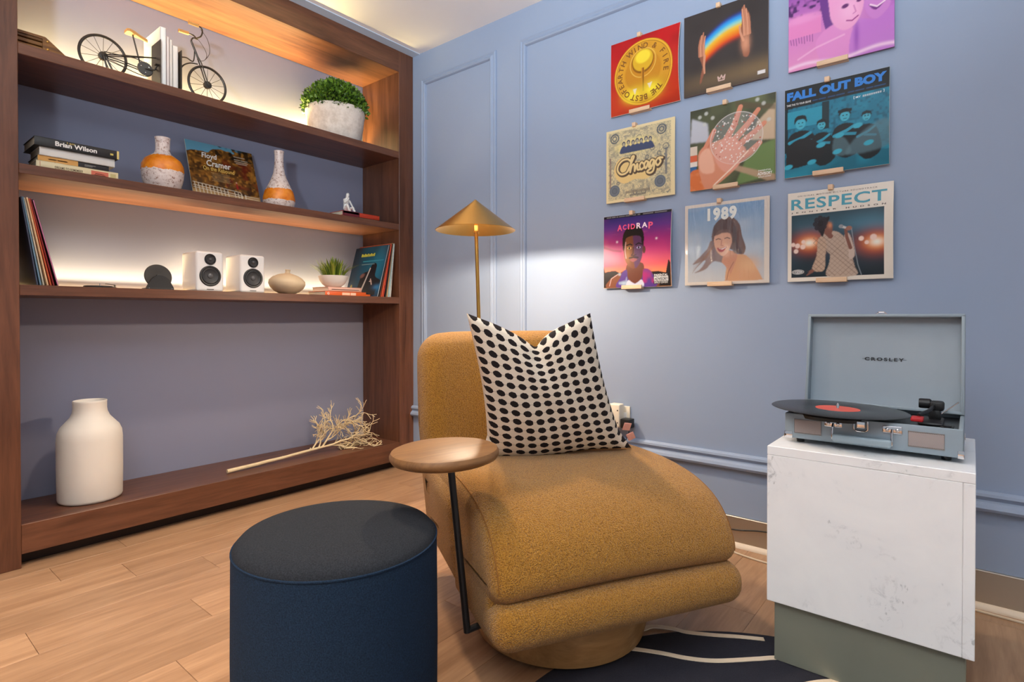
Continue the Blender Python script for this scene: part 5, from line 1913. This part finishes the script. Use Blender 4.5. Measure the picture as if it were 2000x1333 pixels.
mt = thing('miniature_turntable', 'tiny flat black turntable ornament with a bent tonearm', 'ornament', (-2.585, .672, S3), FACE)
mb = MB(); mb.lathe([(0, 0), (.045, 0), (.047, .002), (.047, .006), (.045, .008), (0, .008)], 40)
mb.build('platter', M['black'], mt)
mb = MB(); mb.tube([(.004, 0, .007), (.004, 0, .0175)], .0013, 8)
mb.build('spindle', M['chrome'], mt)
mb = MB()
mb.lathe([(0, 0), (.006, 0), (.006, .004), (.003, .006), (.003, .014), (0, .015)], 14, Matrix.Translation((.051, -.006, 0)))
mb.tube([(.053, -.006, .0135), (.040, -.010, .0145), (.022, -.014, .0165), (.018, -.015, .0162)], .0014, 8)
mb.build('tonearm', plain('dull_pewter', (120, 112, 100), .35, .8), mt)

dk = thing('disc_speaker', 'small black half-round stand holding an upright black disc', 'speaker', (-2.585, .880, S3), FACE)
mb = MB()
pts = [(-.050, 0)] + [(-.050, .010)] + [(.048 * -math.cos(R(a)) * .9, .010 + .050 * math.sin(R(a))) for a in range(15, 170, 12)] + [(.050, .010), (.050, 0)]
mb.poly([(x, -.014, z) for x, z in pts], (0, .012, 0))
bmesh.ops.bevel(mb.bm, geom=mb.bm.edges[:], offset=.001, segments=2, affect='EDGES')
mb.box(-.050, .050, -.016, .045, 0, .008, .002, 2)
mb.build('stand', plain('matt_black_plastic', (38, 37, 38), .55), dk)
mb = MB()
tm = Matrix.Translation((0, .012, .056)) @ Matrix.Rotation(R(78), 4, 'X')
mb.lathe([(0, -.002), (.050, -.002), (.0515, 0), (.050, .002), (.022, .003), (.020, .0025), (0, .0025)], 56, tm)
mb.build('disc', plain('matt_black_disc', (48, 44, 40), .5), dk)
mb = MB(); mb.lathe([(0, .002), (.009, .002), (.008, .006), (0, .007)], 20, tm)
c = mb.build('disc_cap', M['black'], dk)
mb = MB(); ball(mb, tuple(tm @ Vector((0, 0, .0075))), .0022, .0022, .0022, 8, 6)
mb.build('pin', M['chrome'], dk)
for x in (-.042, .042):
    mb = MB(); ball(mb, (x, -.016, .006), .002, .0015, .002, 8, 6)
    mb.build('screw', M['chrome'], dk)

cone = plain('speaker_cone_grey', (54, 54, 56), .5)
rub = plain('speaker_surround', (34, 34, 36), .4)


def make_speaker():
    s = thing('bookshelf_speaker', '', 'speaker', (0, 0, 0), FACE, 'pair of white bookshelf speakers')
    w, d, h = .118, .155, .178
    mb = MB(); mb.box(-w / 2, w / 2, 0, d, .001, h, .012, 4)
    mb.build('cabinet', plain('white_speaker_cabinet', (240, 238, 236), .3, var=.01), s)
    X = Matrix.Rotation(R(90), 4, 'X')
    for nm, z, r in (('woofer', .070, .0455), ('tweeter', .143, .0245)):
        m = Matrix.Translation((0, .0005, z)) @ X
        mb = MB(); mb.lathe([(r * .80, .0), (r * .82, .004), (r * .92, .0045), (r, .002), (r, -.001)], 48, m)
        dr = mb.build(nm, rub, s)
        mb = MB(); mb.lathe([(0, .0006), (r * .80, .0006), (r * .76, .0042), (r * .70, .0050), (r * .64, .0035), (r * .58, .0016), (r * .24, .0008)], 48, m)
        mb.build('cone', cone, dr)
        mb = MB(); mb.lathe([(r * .26, .0008), (r * .22, .005), (r * .12, .0075), (0, .0085)], 24, m)
        mb.build('dust_cap', plain('dust_cap_grey', (92, 92, 94), .3), dr)
    mb = MB(); mb.box(-.015, .015, -.001, .002, .010, .013, .0005, 1)
    mb.build('badge', ink((70, 66, 64)), s, smooth=False)
    for x in (-.04, .04):
        for y in (.02, .13):
            mb = MB(); mb.lathe([(0, 0), (.006, 0), (.006, .002), (0, .002)], 12, Matrix.Translation((x, y, 0)))
            mb.build('rubber_foot', M['black'], s)
    return s


def copy_tree(o, parent=None):
    c = o.copy()
    COL.objects.link(c)
    c.parent = parent
    for k in list(o.children):
        copy_tree(k, c)
    return c


sp1 = make_speaker()
sp1.location = (-2.602, 1.087, S3); sp1['label'] = 'white bookshelf speaker next to the small black disc'
sp2 = copy_tree(sp1)
sp2.location = (-2.600, 1.277, S3); sp2['label'] = 'white bookshelf speaker next to the squat beige vase'

sq = thing('squat_vase', 'squat beige ceramic vase with a tiny spout', 'vase', (-2.63, 1.458, S3), 0)
sq.rotation_euler = (R(-4), R(0), 0)
mb = MB(); mb.lathe([(0, 0), (.030, 0), (.036, .002), (.060, .014), (.078, .032), (.0865, .050), (.084, .066), (.068, .083), (.044, .095), (.022, .101), (.0125, .104), (.0105, .110), (.0115, .117), (.0135, .120), (.0125, .1215), (.008, .119), (.007, .106), (0, .1)], 48)
mb.build('body', plain('sand_ceramic', (206, 184, 152), .6, var=.05, scale=40, bump=.1), sq, angle=60)
sq.location.z += .0022

GG = 'books below the grass plant'
book('orange book at the bottom below the grass plant', (-2.560, 1.630, S3), .250, .16, .0225, (212, 88, 30), GG, bands=((.10, .148, .004, .0175, (236, 190, 160)), (.152, .185, .004, .0175, (236, 196, 170))),
     texts=(([('G', .012, .005, .024, .017, .01)], (240, 224, 208)), ([('IIIIIII', .03, .004, .09, .0185)], (150, 60, 26))) if False else (([('G', .012, .005, .024, .017, .01)], (240, 224, 208)),))
book('pink-spined book directly under the grass plant bowl', (-2.565, 1.650, S3 + .0227), .205, .15, .0235, (206, 150, 130), GG, bands=((.004, .195, .006, .019, (226, 178, 160)), (.02, .19, .008, .0115, (100, 96, 120))))
book('thin orange book lying by the blue sleeve', (-2.600, 1.886, S3), .052, .12, .014, (222, 100, 44), GG)
book('thin black book on the thin orange book', (-2.602, 1.884, S3 + .0142), .042, .11, .008, (44, 38, 40), GG)

gp = thing('grass_plant', 'spiky green grass plant in a white bowl', 'plant', (-2.635, 1.727, S3 + .0465), FACE)
mb = MB(); mb.lathe([(0, 0), (.034, 0), (.038, .002), (.056, .016), (.070, .036), (.0765, .056), (.0775, .0605), (.0745, .061), (.068, .05), (0, .046)], 44)
mb.build('bowl', plain('white_stone_bowl', (232, 226, 218), .6, var=.03, scale=50, bump=.08), gp, angle=60)
mb = MB()
r = random.Random(4)
for _ in range(150):
    a = r.uniform(0, 2 * PI)
    q = r.uniform(0, .058)
    lean = r.uniform(.1, 1.0) * (q / .058 * .8 + .25)
    L = r.uniform(.085, .125)
    base = Vector((q * math.cos(a), q * math.sin(a), .047))
    out = Vector((math.cos(a), math.sin(a), 0))
    sd = Vector((-math.sin(a), math.cos(a), 0))
    prev = None
    for i in range(6):
        t = i / 5
        p = base + out * (lean * L * (t * .55 + t * t * .45)) + Vector((0, 0, L * (t - .45 * lean * t * t)))
        w = .0042 * (1 - t) ** .6 * (0.6 + t) + .0002
        cur = (mb.bm.verts.new(p + sd * w), mb.bm.verts.new(p + out * w * .3), mb.bm.verts.new(p - sd * w))
        if prev:
            mb.bm.faces.new((prev[0], prev[1], cur[1], cur[0]))
            mb.bm.faces.new((prev[1], prev[2], cur[2], cur[1]))
        prev = cur
o = mb.build('grass_blades', foliage('grass_blade', (44, 92, 20), (176, 192, 70)), gp, smooth=True, angle=80, fix=False)
o['kind'] = 'stuff'

GR = 'record sleeves leaning at the right of the third shelf'
rc = [('blue', None), ('dark brown', (66, 46, 40)), ('orange-red', (206, 88, 58)), ('brick red striped', (176, 60, 44)), ('black-edged', (40, 34, 34)), ('tan spotted', (186, 150, 110)), ('pale blue', (176, 208, 216)), ('light grey', (196, 192, 186))]
for k, (nm, c) in enumerate(rc):
    y = 1.940 + .0125 * k
    a = R(15.5 - 1.45 * k)
    rt3 = (Matrix.Rotation(FACE, 3, 'Z') @ Matrix.Rotation(a, 3, 'Y'))
    if k == 0:
        # the front one shows its face: local front looks along -Y, leaning towards the corner panel
        rot = (Matrix.Rotation(R(0), 3, 'Z') @ Matrix.Rotation(-a, 3, 'X')).to_euler()
        root, pl_ = sleeve('record_sleeve', 'dark blue illustrated sleeve leaning at right of third shelf', (-2.686, y, S3 + .0015), cover_blue_night(), GR, size=.302, edge=(160, 170, 176), rot=rot)
        lettering([('HELLO DOLLY', .26, .80, .66, .87, .02)], ink((196, 200, 70)), root, pl_) if False else None
        lettering([('NIGHT SONG', .26, .80, .66, .86, .02)], ink((196, 200, 70)), root, pl_) if False else None
        mb = MB(); 
        a0, b0 = pl_(.24, .805), pl_(.66, .865)
        for q in range(9):
            x = a0[0] + (b0[0] - a0[0]) * q / 9
            mb.box(x, x + .010, a0[1] - .0003, a0[1], a0[2], b0[2] - .004 * (q % 2))
        mb.build('printed_heading', ink((190, 196, 72)), root, smooth=False)
        continue
    root = thing('record_sleeve', '%s sleeve edge-on in the right-hand row of third shelf' % nm, 'record sleeve', (-2.535 - .003 * (k % 2), y, S3 + .001), 0, GR, rt3.to_euler())
    mb = MB(); mb.box(0, .0045, 0, .29, 0, .303 + .003 * (k % 3), .0008, 1)
    mb.build('card', plain('sleeve_card', c, .5), root, smooth=False)
    mb = MB(); mb.box(.0005, .004, -.0008, .002, .002, .301)
    mb.build('spine_edge', plain('sleeve_spine', tuple(min(255, int(x * 1.15)) for x in c), .6, var=.3, scale=120), root, smooth=False)

# ---- bottom shelf
bv = thing('bottle_vase', 'tall matt white bottle vase on the bottom shelf', 'vase', (-2.663, .662, S0), 0)
mb = MB(); mb.lathe([(0, 0), (.094, 0), (.101, .004), (.104, .012), (.1055, .12), (.1055, .235), (.103, .262), (.094, .284), (.078, .303), (.064, .320), (.0565, .338), (.0545, .352), (.0545, .376), (.0555, .3815), (.0535, .3835), (.050, .380), (.049, .34), (.07, .29), (0, .28)], 64)
mb.build('body', plain('matt_white_ceramic', (228, 220, 208), .55, var=.02, scale=12), bv, angle=60)

br = thing('dried_branch', 'bare pale dried branch with fine forked twigs', 'branch', (-2.60, 1.155, S0), FACE)
mb = MB()
main = spline([(.0, 0, .010), (.05, .0, .012), (.14, .004, .014), (.18, .004, .017), (.25, .008, .018), (.31, .006, .022), (.40, .012, .026), (.49, .016, .030)], 5)
mb.tube(main, [.0095 - .0035 * i / len(main) for i in range(len(main))], 10)
for p in ((.20, .004, .026), (.265, .006, .027), (.42, .010, .040)):
    mb.tube([Vector(p) - Vector((0, 0, .012)), p], [.006, .0025], 8)
mb.build('stem', plain('dried_wood_pale', (222, 200, 160), .8, var=.12, scale=60, bump=.3), br)
mb = MB()
r = random.Random(21)


def twig(p, d, L, rad, depth):
    n = 4
    pts = [p.copy()]
    dd = d.copy()
    for i in range(n):
        dd = (dd + Vector((r.uniform(-.34, .34), r.uniform(-.34, .34), r.uniform(-.34, .34)))).normalized()
        q = pts[-1] + dd * L / n
        q.z = max(q.z, .004)
        q.y = max(-.085, min(q.y, .21))
        q.x = min(q.x, .893)
        pts.append(q)
    mb.tube(pts, [max(.0016, rad * (1 - .35 * i / n)) for i in range(n + 1)], 6 if depth > 1 else 5)
    if depth > 0:
        for i in range(1, n + 1):
            for s in range(2 if i == n else (1 if depth > 1 or i % 2 else 0)):
                a = r.uniform(.4, .9) * r.choice((-1, 1))
                ax = Vector((r.uniform(-.25, .25), r.choice((-1, -.5, 1)), r.uniform(-.5, .5))).normalized()
                twig(pts[i], (Matrix.Rotation(a, 3, ax) @ dd), L * r.uniform(.5, .70), rad * .70, depth - 1)


b0 = Vector(main[-1])
twig(b0, Vector((.82, .1, .42)).normalized(), .18, .0052, 3)
twig(b0 + Vector((-.06, 0, -.004)), Vector((.70, .2, .60)).normalized(), .15, .0048, 3)
twig(b0, Vector((.95, -.12, .14)).normalized(), .19, .0054, 3)
twig(b0 + Vector((-.02, 0, 0)), Vector((.40, .05, .80)).normalized(), .10, .0044, 2)
twig(b0 + Vector((.01, 0, 0)), Vector((.9, -.25, -.03)).normalized(), .17, .0046, 3)
mb.build('twigs', bpy.data.materials['dried_wood_pale'], br, angle=80)

# ================================================================ wall socket, chargers, cords
so = thing('wall_socket', 'ivory wall socket plate behind the cushion', 'socket', (-1.178, WY - .0002, .432), 0)
mb = MB(); mb.box(-.060, .060, -.008, 0, -.045, .045, .003, 2)
mb.build('face_plate', M['ivory'], so)
mb = MB(); mb.box(.020, .046, -.011, -.007, -.018, .018, .002, 2)
mb.build('rocker', M['white'], so)
ad = thing('white_adapter', 'ivory plug adapter stuck in the wall socket', 'adapter', (-1.165, WY - .0085, .436), 0)
mb = MB(); mb.box(-.030, .022, -.042, 0, -.046, .052, .006, 3)
mb.build('body', M['ivory'], ad)
for z in (.026, -.026):
    mb = MB(); ball(mb, (.012, -.042, z), .003, .0015, .003, 10, 6)
    mb.build('hole', M['black'], ad)
bp_ = thing('black_charger', 'black plug charger beside the ivory adapter', 'charger', (-1.116, WY - .0115, .412), 0)
mb = MB(); mb.box(-.020, .022, -.046, 0, -.020, .018, .003, 2)
mb.build('body', M['black'], bp_)
mb = MB(); mb.tube(spline([(.012, -.03, -.02), (.011, -.03, -.04), (-.002, -.032, -.075), (-.02, -.034, -.14), (-.03, -.035, -.30)], 6), .0018, 6)
mb.build('cord', M['black'], bp_)
mb = MB(); mb.tube(spline([(-.80, WY - .02, .058), (-.68, WY - .016, .062), (-.60, WY - .016, .076), (-.50, WY - .016, .086), (-.40, WY - .016, .094), (-.30, WY - .016, .2)], 6), .0022, 6)
o = mb.build('power_cable', M['black'], None)
tag(o, 'thin black cord running along the metal skirting', 'cable')
mb = MB(); mb.tube(spline([(-.95, WY - .05, .004), (-.75, WY - .06, .004), (-.55, WY - .10, .004), (-.35, WY - .05, .004), (-.10, WY - .045, .004), (.15, WY - .055, .004), (.5, WY - .05, .004)], 6), .0034, 6)
o = mb.build('extension_cable', plain('cream_cord', (214, 196, 170), .5), None)
tag(o, 'cream cord lying on the floor below the skirting', 'cable')
